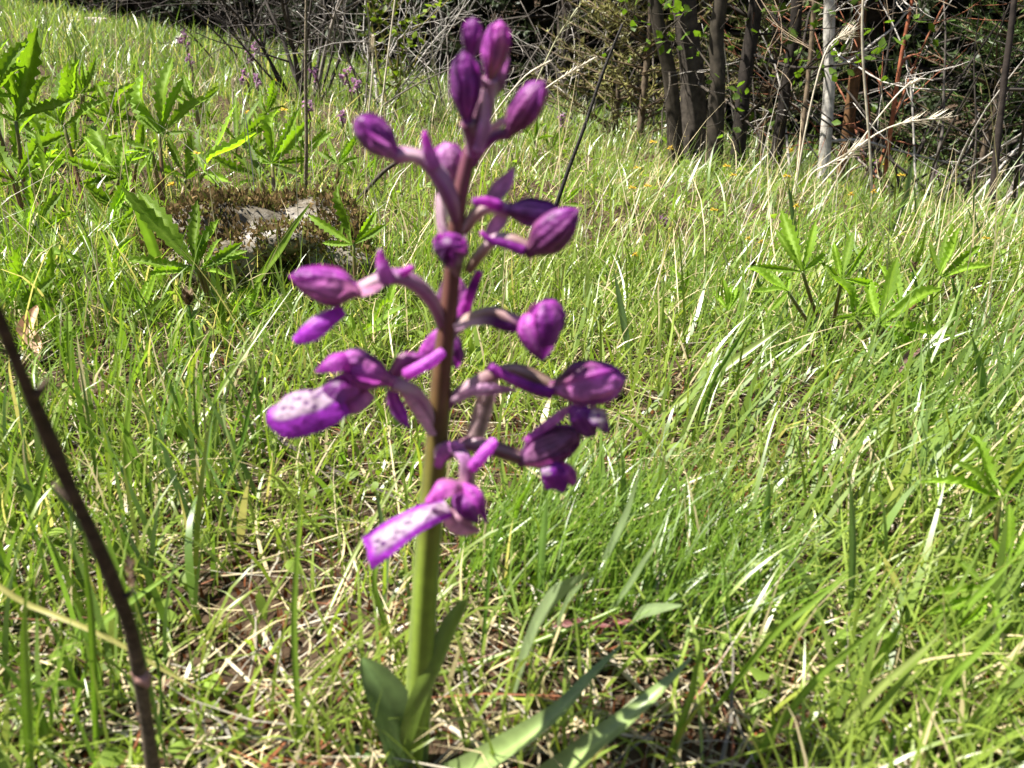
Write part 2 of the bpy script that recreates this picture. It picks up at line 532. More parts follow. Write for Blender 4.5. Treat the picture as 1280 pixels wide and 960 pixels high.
def herbs():
    """small roundish leaves of the ground cover"""
    n = 5200
    x, y, r = spread(n, 0.16, 2.2, 1.1, 0.6)
    keep = (NR.uniform(0, 1, n) < 0.25 + nfield(x, y, 11, 77)) & ~((y < 0.2) & (np.abs(x) < 0.06))
    x, y, r = x[keep], y[keep], r[keep]; n = len(x)
    z = hgt(x, y) + NR.uniform(0.002, 0.022, n) * (0.5 + smooth(0.2, 1.0, r))
    a = NR.uniform(0, 6.283, n); L = NR.uniform(0.004, 0.010, n) * (0.8 + 0.5 * r); w = L * NR.uniform(0.22, 0.42, n)
    tl = NR.normal(0.35, 0.4, n)
    D = np.c_[np.cos(a) * np.cos(tl), np.sin(a) * np.cos(tl), np.sin(tl)]
    rl = NR.normal(0, 0.5, n)
    S = np.c_[-np.sin(a) * np.cos(rl), np.cos(a) * np.cos(rl), np.sin(rl)]
    B = np.c_[x, y, z]
    k = np.array([(0, 0), (0.3, 0.8), (0.62, 1.0), (0.88, 0.6), (1.0, 0.0), (0.88, -0.6), (0.62, -1.0), (0.3, -0.8)])
    V = np.stack([B + D * (L * p)[:, None] + S * (w * q)[:, None] + np.array([0, 0, 1]) * (0.25 * w * abs(q) - 0.25 * L * p * p)[:, None] for p, q in k], 1).reshape(-1, 3)
    b = (np.arange(n) * 8)[:, None]
    q = np.concatenate([b + np.array([1, 2, 6, 7]), b + np.array([2, 3, 5, 6])], 1).reshape(-1, 4)
    t = np.concatenate([b + np.array([0, 1, 7]), b + np.array([3, 4, 5])], 1).reshape(-1, 3)
    c = (C_FRESH * 0.9 + C_BLUE * 0.3) * NR.uniform(0.5, 1.2, (n, 1))
    c = np.repeat(c, 8, 0)
    tag(fast_mesh('ground_cover', V, q, t, c, M['leaf']), 'low herb leaves of ground cover among the grass', 'ground cover', kind='stuff')
herbs()

# ------------------------------------------------------------------ the orchid
VIOLET = (0.190, 0.014, 0.215); DEEP = (0.070, 0.006, 0.095); MAG = (0.36, 0.050, 0.35); LILAC = (0.34, 0.14, 0.35)
PINK = (0.38, 0.16, 0.29); PALE = (0.50, 0.34, 0.42); BEIGE = (0.40, 0.28, 0.20); BROWN = (0.15, 0.075, 0.060); MAROON = (0.13, 0.030, 0.075)
OLIVE = (0.17, 0.16, 0.030); STEMG = (0.22, 0.31, 0.030); LEAFG = (0.115, 0.19, 0.040); WHITE = (0.42, 0.33, 0.40)

def OP(k):
    """photo position + millimetres behind the stem's plane -> place in the meadow"""
    return P(k[0], k[1], ORCHID_Y + (k[2] if len(k) > 2 else 0) * 0.001)

orchid = thing('orchid', on_ground(OP((515, 965)).x, ORCHID_Y), 'purple wild orchid with a thick green stem, in sharp reach before the meadow', 'orchid')
orchid['label'] = 'tall purple wild orchid with open spotted flowers and buds on one thick green stem'

def otube(name, keys, cols, parent, sides=12, mat='stem', **kw):
    """keys: px, py, mm behind the plane, half-width px"""
    pts = [OP(k) for k in keys]
    rad = [msize(p, k[3]) for p, k in zip(pts, keys)]
    if name == 'ovary' and 'colfn' not in kw:
        sides = 16
        def stripe(t, a, c):
            k = math.cos(a * 3 + t * 2.5)
            return mixc(c, (0.11, 0.03, 0.06), 0.55 * max(0, k)) if k > 0 else mixc(c, (0.50, 0.36, 0.34), -0.45 * k)
        kw['colfn'] = stripe
    mb = MB(); tube(mb, pts, rad, cols, sides, kw.pop('steps', 5), **kw)
    return mb.build(name, M[mat], parent)

def osheet(name, keys, normal, colfn, parent, mat='petal', **kw):
    pts = [OP(k) for k in keys]
    w = [msize(p, k[3]) for p, k in zip(pts, keys)]
    mb = MB(); sheet(mb, pts, w, normal, colfn, **kw)
    return mb.build(name, M[mat], parent)

def veined(a, b, veins=5, dark=0.55, tipc=None):
    def f(t, v):
        c = mixc(a, b, t + 0.18 * math.sin(v * 4 + t * 5))
        if tipc: c = mixc(c, tipc, (t - 0.7) / 0.3)
        k = abs(math.sin(v * math.pi * veins / 2 + 0.6))
        s = dark * 0.75 + (1.15 - dark * 0.75) * min(1.0, k * 1.5)
        c = mixc(c, (0.50, 0.26, 0.42), 0.20 * max(0.0, k - 0.55) / 0.45 * (1 - 0.6 * t))
        return (c[0] * s, c[1] * s, c[2] * s)
    return f

def prof(t, blunt=2.2, neck=0.32, wide=0.42):
    a = neck + (1 - neck) * float(smooth(0, wide, t))
    if t > wide:
        a *= max(0.0, 1 - ((t - wide) / (1 - wide)) ** blunt) ** 0.6
    return max(a, 0.02)

def shells(parent, base, tip, wpx, cols, blunt=2.2, neck=0.32, wide=0.42, up=(0, -0.6, 0.8), n=3, start=0.0, squash=1.0, open_=0.0, bend=0.0, tipc=None, inner=True):
    """a bud or hood: overlapping sepals wrapped about an axis, closed by the petals inside"""
    A, B = OP(base), OP(tip)
    ax = np.array(B - A); Ln = np.linalg.norm(ax); ax /= Ln
    u = np.array(up, float); u -= ax * u.dot(ax); u /= np.linalg.norm(u)
    w = np.cross(ax, u)
    Rm = msize((A + B) / 2, wpx / 2 * 0.84)
    def surf(t, a, k):
        c = np.array(A) + ax * (Ln * t) + u * (bend * Ln * math.sin(math.pi * t))
        r = Rm * prof(t, blunt, neck, wide) * k
        return c + u * (math.cos(a) * r) + w * (math.sin(a) * r * squash)
    nt, na = 18, 22
    for s in range(n):
        mb = MB()
        V, C, F = [], [], []
        k0 = 1.0 + 0.07 * s
        span = 2 * math.pi / n * 1.42
        th0 = start + s * 2 * math.pi / n
        fn = cols[s % len(cols)]
        for i in range(nt + 1):
            t = i / nt
            sp = span * (1 - 0.55 * t ** 5)
            for j in range(na + 1):
                v = -1 + 2 * j / na
                lift = 1 + open_ * t * t + 0.13 * abs(v) ** 5 * (0.4 + t) + 0.05 * t * math.sin(v * 7 + 3 * s) + 0.012 * math.cos(v * 17 + s) + 0.03 * math.cos(v * 5 + 2 * t + s) - 0.05 * math.exp(-(v / 0.09) ** 2)
                V.append(surf(min(t * (0.94 + 0.05 * s), 1.04) * (1 - 0.05 * abs(v) ** 3 * t), th0 + v * sp / 2, k0 * lift))
                C.append(fn(t, v))
        for i in range(nt):
            for j in range(na):
                a = i * (na + 1) + j
                F.append((a, a + 1, a + na + 2, a + na + 1))
        mb.add(V, F, C)
        mb.build('sepal', M['petal'], parent)
    if inner:
        mb = MB(); V, C, F = [], [], []
        for i in range(nt + 1):
            t = i / nt
            for j in range(12):
                V.append(surf(t, j * math.pi / 6, 0.93)); C.append(cols[0](t, 0.3))
        for i in range(nt):
            for j in range(12):
                F.append((i * 12 + j, i * 12 + (j + 1) % 12, (i + 1) * 12 + (j + 1) % 12, (i + 1) * 12 + j))
        F.append(tuple(nt * 12 + j for j in range(12)))
        mb.add(V, F, C)
        mb.build('petal', M['petal'], parent)

def flower(name, at, label=None):
    o = thing(name, OP(at), parent=orchid)
    if label: o['label'] = label
    return o

V1 = veined(MAG, VIOLET, 5, 0.6); V2 = veined(VIOLET, DEEP, 4, 0.6); V3 = veined(PINK, MAG, 6, 0.55); V4 = veined(LILAC, VIOLET, 5, 0.5)
V5 = veined(BEIGE, MAG, 3, 0.7); V6 = veined(MAROON, VIOLET, 5, 0.6); V7 = veined(PINK, LILAC, 8, 0.5)

# stem
stem_keys = [(508, 1000, 0, 17), (519, 940, 0, 17.5), (523, 880, 0, 17), (528, 800, 0, 16.5), (533, 720, 0, 16), (539, 640, 0, 15.5), (546, 560, 0, 14.5), (550, 500, 0, 13.5),
             (555, 440, 0, 12), (562, 380, 0, 11), (567, 320, 0, 10.5), (573, 260, 0, 10), (583, 210, 0, 9.5), (594, 170, 0, 9), (602, 140, 0, 8), (608, 112, 0, 6)]
sc_ = [STEMG] * 5 + [(0.18, 0.21, 0.03), (0.16, 0.13, 0.028), (0.15, 0.09, 0.03), (0.14, 0.065, 0.038), (0.15, 0.06, 0.045), (0.15, 0.06, 0.05), (0.16, 0.065, 0.06), (0.18, 0.06, 0.09), (0.22, 0.07, 0.13), (0.28, 0.12, 0.2), (0.35, 0.2, 0.28)]
def ribc(t, a, c):
    s = 0.86 + 0.14 * math.cos(a * 5 + t * 3)
    return (c[0] * s, c[1] * s, c[2] * s)
otube('stem', stem_keys, sc_, orchid, sides=20, ribs=0.035, nrib=5, colfn=ribc)

def leafc(base, rib=1.25, edge=0.95):
    def f(t, v):
        s = rib if abs(v) < 0.12 else (edge if abs(v) > 0.85 else 1.0)
        s *= 0.92 + 0.08 * math.sin(v * 22 + 2 * math.sin(t * 5)) + 0.05 * math.sin(t * 31 + v * 4)
        return (base[0] * s, base[1] * s, base[2] * s)
    return f
# sheathing leaf on the stem, cupped leaf at its foot, two long leaves lying out over the litter
osheet('leaf', [(517, 960, -1.5, 19), (528, 890, -3.2, 19), (545, 845, -2.5, 17), (566, 792, 1, 16), (580, 762, 3, 11), (587, 744, 4, 2)], (0.75, -0.5, 0.3), leafc((0.17, 0.25, 0.035)), orchid, 'stem', cup=0.75, nu=20, nv=8)
osheet('leaf', [(505, 1010, -3, 15), (506, 960, -4, 25), (494, 905, -4, 29), (474, 860, -2.5, 23), (458, 834, -1, 12), (452, 823, 0, 2)], (0.55, -0.72, 0.4), leafc((0.10, 0.155, 0.045)), orchid, 'stem', cup=-0.55, nu=20, nv=10)
osheet('leaf', [(522, 984, -1, 13), (580, 968, -8, 17), (650, 928, -10, 16), (700, 890, -8, 11), (740, 846, -3, 7), (776, 808, 4, 1.5)], (-0.5, -0.3, 0.8), leafc((0.19, 0.26, 0.085)), orchid, 'stem', cup=-0.7, nu=25, nv=8)
osheet('leaf', [(530, 1000, -2, 12), (620, 1008, -9, 15), (690, 972, -12, 17), (745, 930, -12, 15), (795, 890, -10, 11), (832, 856, -6, 7), (864, 823, 0, 1.5)], (-0.5, -0.3, 0.8), leafc((0.20, 0.27, 0.09)), orchid, 'stem', cup=-0.55, nu=25, nv=8)
osheet('leaf', [(500, 1030, 2, 12), (470, 965, 0, 15), (430, 945, 3, 14), (395, 958, 3, 11), (370, 990, 0, 3)], (0.1, -0.3, 0.95), leafc((0.08, 0.15, 0.03)), orchid, 'stem', cup=-0.35, nu=20, nv=6)

# --- closed buds of the tip
f = flower('flower_bud', (588, 60))
shells(f, (589, 76, 2), (592, 22, 1), 29, [V1, V4, V2], blunt=2.6, wide=0.55)
otube('ovary', [(592, 78, 2, 7), (598, 105, 1, 7), (604, 135, 0, 6)], [MAG, PINK, PINK], f)
f = flower('flower_bud', (578, 110))
shells(f, (584, 158, -3), (580, 64, -4), 41, [V1, V2, V2], blunt=2.6, wide=0.5, start=0.3)
otube('ovary', [(585, 152, -3, 11), (590, 172, -2, 10), (592, 195, -1, 8)], [MAROON, (0.25, 0.08, 0.18), MAG], f)
f = flower('flower_bud', (618, 60))
shells(f, (611, 104, -3), (626, 26, -4), 36, [veined((0.32, 0.20, 0.12), MAG, 3, 0.75), V3, V1], blunt=2.8, wide=0.5, start=0.6)
otube('ovary', [(613, 98, -3, 10), (612, 118, -2, 9), (608, 145, -1, 8)], [PINK, PALE, PINK], f)
f = flower('flower_bud', (622, 96))
shells(f, (610, 132, 3), (630, 62, 4), 30, [V3, V7, V4], blunt=2.6, wide=0.5)
otube('ovary', [(612, 126, 3, 8), (607, 145, 1, 8), (600, 170, 0, 8)], [PINK, LILAC, MAG], f)
osheet('bract', [(598, 190, -4, 7), (606, 160, -5, 8), (608, 135, -5, 6), (606, 112, -5, 1.5)], (0.2, -0.9, 0.2), veined(LILAC, PALE, 4, 0.75), f, cup=0.5)

# right bud, upper
f = flower('flower_bud', (655, 137))
shells(f, (632, 172, -3), (681, 103, -6), 43, [V5, V1, V6], blunt=2.4, wide=0.48, start=2.2)
otube('ovary', [(636, 166, -3, 8), (617, 172, -2, 6.5), (602, 187, -1, 6), (590, 205, 0, 7)], [MAROON, VIOLET, MAG, MAROON], f)
osheet('bract', [(592, 190, 2, 6), (612, 163, 2, 7), (628, 150, 2, 6), (640, 152, 2, 1)], (-0.3, -0.7, 0.6), veined(PALE, LILAC, 3, 0.8), f, cup=0.4)

# left upper bud on a curved ovary, with its spur
f = flower('flower_bud', (470, 172))
shells(f, (499, 199, -4), (446, 147, -8), 44, [V1, V2, V4], blunt=2.8, wide=0.5, start=0.0)
otube('ovary', [(494, 194, -4, 11), (516, 194, -4, 9), (535, 203, -3.5, 10), (552, 225, -3, 11), (564, 252, -2, 10), (571, 280, 0, 7)], [MAG, PALE, LILAC, LILAC, (0.22, 0.09, 0.17), MAROON], f, ribs=0.07, nrib=4)
otube('spur', [(543, 208, -5, 9), (536, 190, -5.5, 8), (532, 174, -6, 5.5), (531, 164, -6, 3)], [LILAC, LILAC, MAG, MAG], f, mat='petal')

# flower seen from behind, back of the stem
f = flower('flower', (560, 203))
shells(f, (566, 236, 7), (557, 178, 9), 44, [V7, V3, V4], blunt=3.2, wide=0.5)
otube('ovary', [(562, 232, 7, 8), (552, 250, 5, 8), (553, 285, 3, 7), (562, 315, 1, 6)], [MAG, PALE, PALE, BEIGE], f)

# bud pointing out at the viewer
f = flower('flower_bud', (562, 312))
shells(f, (567, 318, -3), (561, 306, -16), 46, [V1, V2, V6], blunt=3.4, wide=0.55, up=(0.1, 0.1, 1))
otube('ovary', [(567, 320, -3, 12), (569, 332, -1, 10), (569, 345, 0, 7)], [MAROON, MAROON, MAROON], f)
osheet('bract', [(560, 292, -6, 10), (553, 284, -7, 9), (548, 279, -8, 2)], (0, -0.5, 0.9), veined(LILAC, MAG, 3, 0.7), f, cup=0.3, nu=8)

# right pair of buds
f = flower('flower', (664, 267))
shells(f, (628, 262, -1), (702, 270, -2), 38, [V4, V6, V2], blunt=2.6, wide=0.45, start=0.3)
otube('ovary', [(634, 263, -1, 9), (612, 258, -1, 8), (595, 268, 0, 8), (578, 290, 0, 7)], [MAG, PALE, BEIGE, (0.25, 0.14, 0.10)], f, ribs=0.08, nrib=4)
otube('spur', [(626, 258, -3, 8), (608, 252, -4, 6.5), (592, 252, -5, 5)], [VIOLET, MAG, VIOLET], f, mat='petal')
osheet('bract', [(606, 258, 1, 6), (622, 240, 0, 11), (635, 224, -1, 8), (643, 208, -2, 1.5)], (0.25, -0.85, 0.3), veined((0.28, 0.15, 0.28), LILAC, 4, 0.65), f, cup=0.35)
f = flower('flower', (690, 295))
shells(f, (658, 318, -6), (723, 262, -8), 47, [V4, V2, V6], blunt=2.2, wide=0.42, start=2.7)
otube('ovary', [(664, 312, -5, 8), (640, 300, -4, 8), (618, 300, -3, 7), (600, 318, -1, 7), (585, 338, 0, 6)], [MAROON, (0.2, 0.11, 0.10), PALE, BEIGE, (0.25, 0.13, 0.08)], f, ribs=0.08, nrib=4)
otube('spur', [(656, 314, -7, 7), (632, 305, -7, 6), (612, 300, -7, 4.5), (601, 290, -7, 3)], [VIOLET, VIOLET, VIOLET, MAG], f, mat='petal')
osheet('bract', [(608, 298, 1, 5), (618, 284, 0, 9), (628, 272, 0, 8), (632, 262, 0, 2)], (0.2, -0.9, 0.2), veined(LILAC, LILAC, 3, 0.75), f, cup=0.3)

# left flower with its lip hanging from the hood
f = flower('flower', (405, 362), 'half open flower with a narrow purple lip under the hood')
shells(f, (452, 364, -6), (363, 344, -9), 52, [V1, V6, V3], blunt=1.9, wide=0.36, start=0.4, bend=-0.03)
osheet('lip', [(428, 384, -8, 10), (406, 395, -10, 15), (384, 411, -11, 16), (366, 425, -11, 7)], (-0.35, -0.72, 0.6), (lambda t, v: mixc((0.24, 0.018, 0.33), WHITE, 1.8 * (v - 0.35)) if t < 0.7 else (0.24, 0.018, 0.33)), f, cup=0.55, nu=15, nv=10)
otube('ovary', [(450, 362, -6, 9), (468, 352, -6, 8), (485, 346, -6, 10), (508, 348, -5, 10), (532, 366, -3, 9), (546, 388, -1.5, 8), (555, 412, 0, 7)], [PINK, PALE, LILAC, LILAC, PINK, (0.3, 0.13, 0.2), MAROON], f, ribs=0.08, nrib=4)
otube('spur', [(484, 350, -7, 11), (479, 335, -8, 9), (476, 322, -8, 6), (475, 312, -8, 3)], [LILAC, LILAC, MAG, LILAC], f, mat='petal')
otube('spur', [(500, 344, -6, 6), (510, 337, -7, 5), (516, 334, -7, 4)], [LILAC, MAG, MAG], f, mat='petal')
osheet('petal', [(452, 366, -8, 6), (468, 361, -8.5, 5), (480, 354, -8, 3)], (0, -0.8, 0.6), veined(PINK, PINK, 3, 0.7), f, nu=8)

# petals showing past both sides of the stem
f = flower('flower', (580, 370))
otube('spur', [(576, 398, 4, 9), (585, 375, 3, 7.5), (593, 355, 2, 6.5), (599, 340, 1.5, 5)], [MAG, MAG, VIOLET, MAG], f, mat='petal')
osheet('bract', [(556, 398, 5, 6), (552, 375, 5, 7), (553, 352, 5, 1.5)], (0, -1, 0.2), veined(PALE, LILAC, 3, 0.75), f)
shells(f, (570, 385, 6), (566, 345, 12), 32, [V3, V4, V1])
f = flower('flower', (555, 432))
shells(f, (560, 425, 6), (553, 445, 17), 46, [V2, V1, V2], blunt=3)
osheet('petal', [(553, 410, 5, 5), (540, 425, 4, 9), (530, 438, 4, 8), (522, 448, 4, 1.5)], (-0.3, -0.8, 0.4), veined(VIOLET, MAG, 4, 0.65), f, cup=0.3)
osheet('petal', [(566, 420, 5, 6), (572, 436, 4, 8), (574, 448, 4, 8), (570, 460, 4, 2)], (0.4, -0.8, 0.2), veined(DEEP, VIOLET, 4, 0.7), f, cup=0.3)

# right flower with folded petals
f = flower('flower', (678, 412), 'just opening flower, its dark purple petals folded to a point')
shells(f, (652, 405, -4), (704, 400, -8), 50, [V1, V2, V6], blunt=3.2, wide=0.5, start=0.2)
osheet('petal', [(660, 392, -8, 9), (655, 412, -10, 13), (664, 432, -11, 12), (678, 452, -11, 2)], (-0.5, -0.82, 0.25), veined(MAG, DEEP, 4, 0.65), f, cup=0.35)
osheet('petal', [(684, 380, -10, 10), (690, 402, -12, 18), (686, 430, -12, 13), (679, 451, -11, 2)], (0.35, -0.9, 0.2), veined(VIOLET, DEEP, 5, 0.7), f, cup=0.4)
osheet('petal', [(662, 394, -7, 6), (676, 379, -8, 13), (694, 378, -8, 13), (708, 396, -8, 5)], (0, -0.3, 0.95), veined(MAG, VIOLET, 5, 0.7), f, cup=0.3)
otube('ovary', [(654, 408, -4, 9), (638, 400, -4, 9), (616, 391, -3, 9), (592, 397, -2, 8), (572, 408, 0, 8), (562, 424, 0, 6)], [MAG, (0.34, 0.18, 0.22), (0.3, 0.17, 0.14), BEIGE, PALE, MAROON], f, ribs=0.1, nrib=4, twist=2)
osheet('bract', [(568, 410, -5, 5), (590, 404, -6, 5), (612, 402, -6, 7), (634, 410, -6, 7), (650, 414, -6, 1.5)], (0, -0.95, -0.2), (lambda t, v: mixc(WHITE, DEEP, (t - 0.3) * 4)), f, cup=0.2)

# big right hood with spotted lip below
f = flower('flower', (738, 482), 'open flower with a veined lilac hood and a dark lip under it')
shells(f, (688, 486, -6), (783, 474, -8), 62, [veined((0.50, 0.20, 0.42), (0.44, 0.12, 0.42), 11, 0.5), V7, V6], blunt=2.3, wide=0.4, start=0.9, bend=0.02)
osheet('lip', [(716, 506, -9, 10), (724, 520, -11, 16), (732, 536, -11, 14), (738, 547, -10, 9)], (-0.3, -0.85, 0.35), veined((0.12, 0.008, 0.2), DEEP, 3, 0.85), f, cup=0.3, nu=12)
osheet('lip', [(738, 508, -9, 8), (748, 517, -11, 14), (757, 528, -11, 12), (762, 538, -10, 6)], (0.25, -0.65, 0.7), (lambda t, v: (0.13, 0.01, 0.2) if (t > 0.72 or abs(v) > 0.8 or (int(t * 9) + int((v + 1) * 3)) % 3 == 0) else WHITE), f, cup=0.3, nu=15, nv=8)
otube('ovary', [(694, 487, -5, 9), (668, 472, -5, 10), (640, 463, -4, 9), (612, 470, -3, 9), (588, 482, -1.5, 8), (570, 495, 0, 7), (556, 512, 0, 6)], [(0.12, 0.06, 0.05), (0.18, 0.11, 0.06), (0.24, 0.14, 0.12), (0.22, 0.11, 0.13), PALE, PINK, MAROON], f, ribs=0.1, nrib=4, twist=2)
otube('spur', [(690, 492, -8, 8), (662, 484, -8.5, 7.5), (636, 472, -8.5, 7), (613, 459, -8.5, 6)], [VIOLET, VIOLET, MAG, VIOLET], f, mat='petal')
osheet('bract', [(566, 502, -3, 5), (590, 490, -5, 7), (615, 487, -5, 8), (645, 488, -4, 2)], (0, -0.9, 0.1), veined(PALE, LILAC, 5, 0.7), f, cup=0.3)

# lower right flower
f = flower('flower', (690, 560), 'open flower with a dusky striped hood and a blunt purple lip')
shells(f, (648, 578, -4), (726, 541, -7), 52, [veined((0.30, 0.13, 0.30), MAROON, 8, 0.5), V6, V4], blunt=2.6, wide=0.42, start=0.3)
osheet('petal', [(656, 552, -6, 4), (682, 533, -7, 6), (702, 518, -7, 6), (716, 506, -7, 2)], (0, -0.9, 0.4), veined(MAG, LILAC, 3, 0.7), f, cup=0.3)
osheet('lip', [(686, 574, -8, 10), (690, 588, -10, 15), (694, 602, -10, 17), (692, 616, -9, 13)], (-0.1, -0.9, 0.35), (lambda t, v: WHITE if (t < 0.45 and v > 0.05 and (int(t * 16) + int(v * 5)) % 3) else mixc((0.15, 0.01, 0.23), (0.24, 0.02, 0.32), v)), f, cup=0.2, nu=15, nv=8, notch=0.12)
osheet('lip', [(700, 578, -8, 6), (710, 588, -9.5, 9), (716, 597, -9.5, 9), (719, 606, -9, 5)], (0.3, -0.8, 0.5), veined(MAG, VIOLET, 2, 0.8), f, cup=0.3)
otube('ovary', [(652, 573, -4, 9), (628, 564, -4, 9), (602, 556, -3, 9), (578, 556, -1.5, 9), (556, 570, 0, 7)], [(0.14, 0.07, 0.06), (0.15, 0.08, 0.08), (0.2, 0.1, 0.16), MAROON, MAROON], f, ribs=0.1, nrib=4, twist=2)
osheet('bract', [(588, 565, 4, 11), (598, 535, 4, 12), (607, 500, 4, 12), (613, 470, 4, 10), (616, 452, 4, 3)], (0.1, -0.95, 0.2), veined((0.36, 0.26, 0.24), (0.30, 0.20, 0.22), 5, 0.55), f, cup=0.45, nu=20)

# big left flower: spread petals, white lip with purple spots
f = flower('flower', (445, 475), 'widest open flower with a drooping white lip spotted purple')
shells(f, (492, 478, -7), (428, 452, -11), 46, [veined(PINK, MAG, 7, 0.5), V4, V1], blunt=2.6, wide=0.5, start=-0.2)
osheet('petal', [(452, 462, -11, 8), (432, 448, -13, 14), (412, 452, -14, 14), (394, 464, -14, 3)], (-0.2, -0.6, 0.75), veined(MAG, VIOLET, 6, 0.55), f, cup=0.5)
osheet('petal', [(466, 456, -10, 9), (448, 442, -11, 13), (430, 446, -12, 9), (420, 458, -12, 2)], (0.0, -0.5, 0.85), veined(LILAC, MAG, 7, 0.5), f, cup=0.3)
osheet('petal', [(490, 470, -6, 9), (505, 452, -5, 13), (522, 446, -4, 8), (530, 442, -3, 2)], (-0.1, -0.8, 0.55), veined(MAROON, VIOLET, 4, 0.7), f, cup=0.3)
osheet('petal', [(448, 478, -10, 14), (428, 482, -12, 17), (412, 494, -13, 17), (404, 508, -13, 6)], (-0.3, -0.85, 0.35), veined(VIOLET, DEEP, 5, 0.7), f, cup=0.35)
osheet('petal', [(462, 488, -9, 12), (446, 503, -11, 13), (430, 512, -11, 9), (418, 514, -11, 2)], (0, -0.9, 0.2), veined((0.26, 0.08, 0.24), VIOLET, 5, 0.7), f, cup=0.35)
def lipc(seed, top=True):
    rr = random.Random(seed)
    spots = [(rr.uniform(0.1, 0.85), rr.uniform(0.05, 0.85) if top else rr.uniform(-0.4, 0.4), rr.uniform(0.05, 0.075)) for _ in range(17)]
    def g(t, v):
        c0 = (0.24, 0.02, 0.34)
        if top: k = float(smooth(-0.22, -0.02, v)) * (1 - float(smooth(0.9, 1.0, v)))
        else: k = max(0, 1 - (abs(v) / 0.68) ** 4)
        k *= 1 - float(smooth(0.80, 0.96, t))
        c = mixc(c0, (0.40, 0.31, 0.38), k * 0.95)
        for a, b, s in spots:
            d = math.hypot((t - a) * 1.8, (v - b) * 0.75)
            if d < s: c = mixc((0.075, 0.006, 0.12), c, (d / s) ** 3 * 0.5)
        return c
    return g
osheet('lip', [(424, 494, -12, 24), (402, 507, -15, 28), (374, 516, -17, 29), (352, 522, -17, 26), (333, 521, -16, 10)], (-0.15, -0.85, 0.45), lipc(3, True), f, cup=0.35, nu=44, nv=30)
otube('spur', [(508, 468, -9, 8), (522, 461, -10, 8), (538, 452, -10.5, 8), (553, 440, -11, 6)], [MAG, (0.42, 0.10, 0.46), (0.45, 0.12, 0.5), (0.45, 0.12, 0.5)], f, mat='petal')
otube('ovary', [(490, 480, -7, 9), (506, 484, -6, 10), (522, 496, -4, 10), (534, 515, -2, 9), (543, 540, 0, 7)], [PINK, PALE, PINK, PALE, (0.4, 0.3, 0.16)], f, ribs=0.1, nrib=4, twist=2)
osheet('bract', [(540, 545, -4, 6), (526, 522, -6, 8), (510, 498, -7, 7), (494, 480, -8, 2)], (-0.3, -0.85, 0.3), veined(PALE, PINK, 3, 0.75), f, cup=0.3)
osheet('petal', [(488, 486, -5, 6), (492, 504, -5, 11), (500, 520, -5, 10), (510, 534, -5, 3)], (-0.3, -0.9, 0.2), veined(VIOLET, (0.2, 0.015, 0.3), 4, 0.7), f, cup=0.3)

# lowest flower: long white lip reaching out before the stem
f = flower('flower', (570, 635), 'lowest flower, its long white lip edged in purple')
shells(f, (574, 602, -9), (590, 652, -13), 40, [V2, V6, V1], blunt=2.4, wide=0.45, start=0.9)
osheet('petal', [(578, 604, -13, 6), (594, 614, -15, 10), (604, 632, -16, 9), (610, 655, -15, 2)], (0.5, -0.6, 0.6), veined(MAG, VIOLET, 5, 0.6), f, cup=0.5, wave=0.12)
osheet('petal', [(584, 606, -12, 7), (568, 604, -15, 13), (550, 611, -17, 13), (532, 628, -17, 4)], (-0.15, -0.6, 0.75), veined(PINK, MAG, 6, 0.55), f, cup=0.45, wave=0.1)
osheet('petal', [(574, 618, -15, 8), (582, 632, -17, 14), (590, 644, -17, 12), (598, 654, -16, 3)], (0.2, -0.9, 0.3), veined(VIOLET, DEEP, 5, 0.6), f, cup=0.5)
osheet('petal', [(556, 640, -14, 8), (568, 654, -15, 14), (584, 663, -15, 11), (600, 664, -14, 2)], (0.1, -0.95, 0.1), veined((0.40, 0.22, 0.28), PINK, 7, 0.6), f, cup=0.35, wave=0.1)
osheet('lip', [(560, 632, -14, 14), (535, 640, -17, 17), (505, 657, -19, 19), (478, 674, -20, 22), (453, 690, -20, 24)], (-0.25, -0.62, 0.75), lipc(8, False), f, cup=0.30, nu=44, nv=30, notch=0.06, wave=0.07)
otube('spur', [(590, 584, -12, 8), (600, 573, -13, 8), (610, 561, -13, 8), (618, 551, -13, 6)], [MAG, (0.42, 0.10, 0.46), (0.45, 0.12, 0.5), (0.45, 0.12, 0.5)], f, mat='petal')
otube('ovary', [(583, 612, -10, 10), (584, 592, -10, 10), (581, 573, -10, 9), (566, 560, -7, 8), (552, 562, -3, 8), (545, 578, 0, 6)], [PINK, PINK, LILAC, VIOLET, LILAC, MAROON], f, ribs=0.1, nrib=4, twist=2)
osheet('bract', [(546, 585, -6, 5), (553, 568, -7.5, 8), (566, 558, -9, 7), (580, 556, -10, 2)], (0, -0.8, 0.5), veined(MAG, LILAC, 3, 0.75), f, cup=0.3)

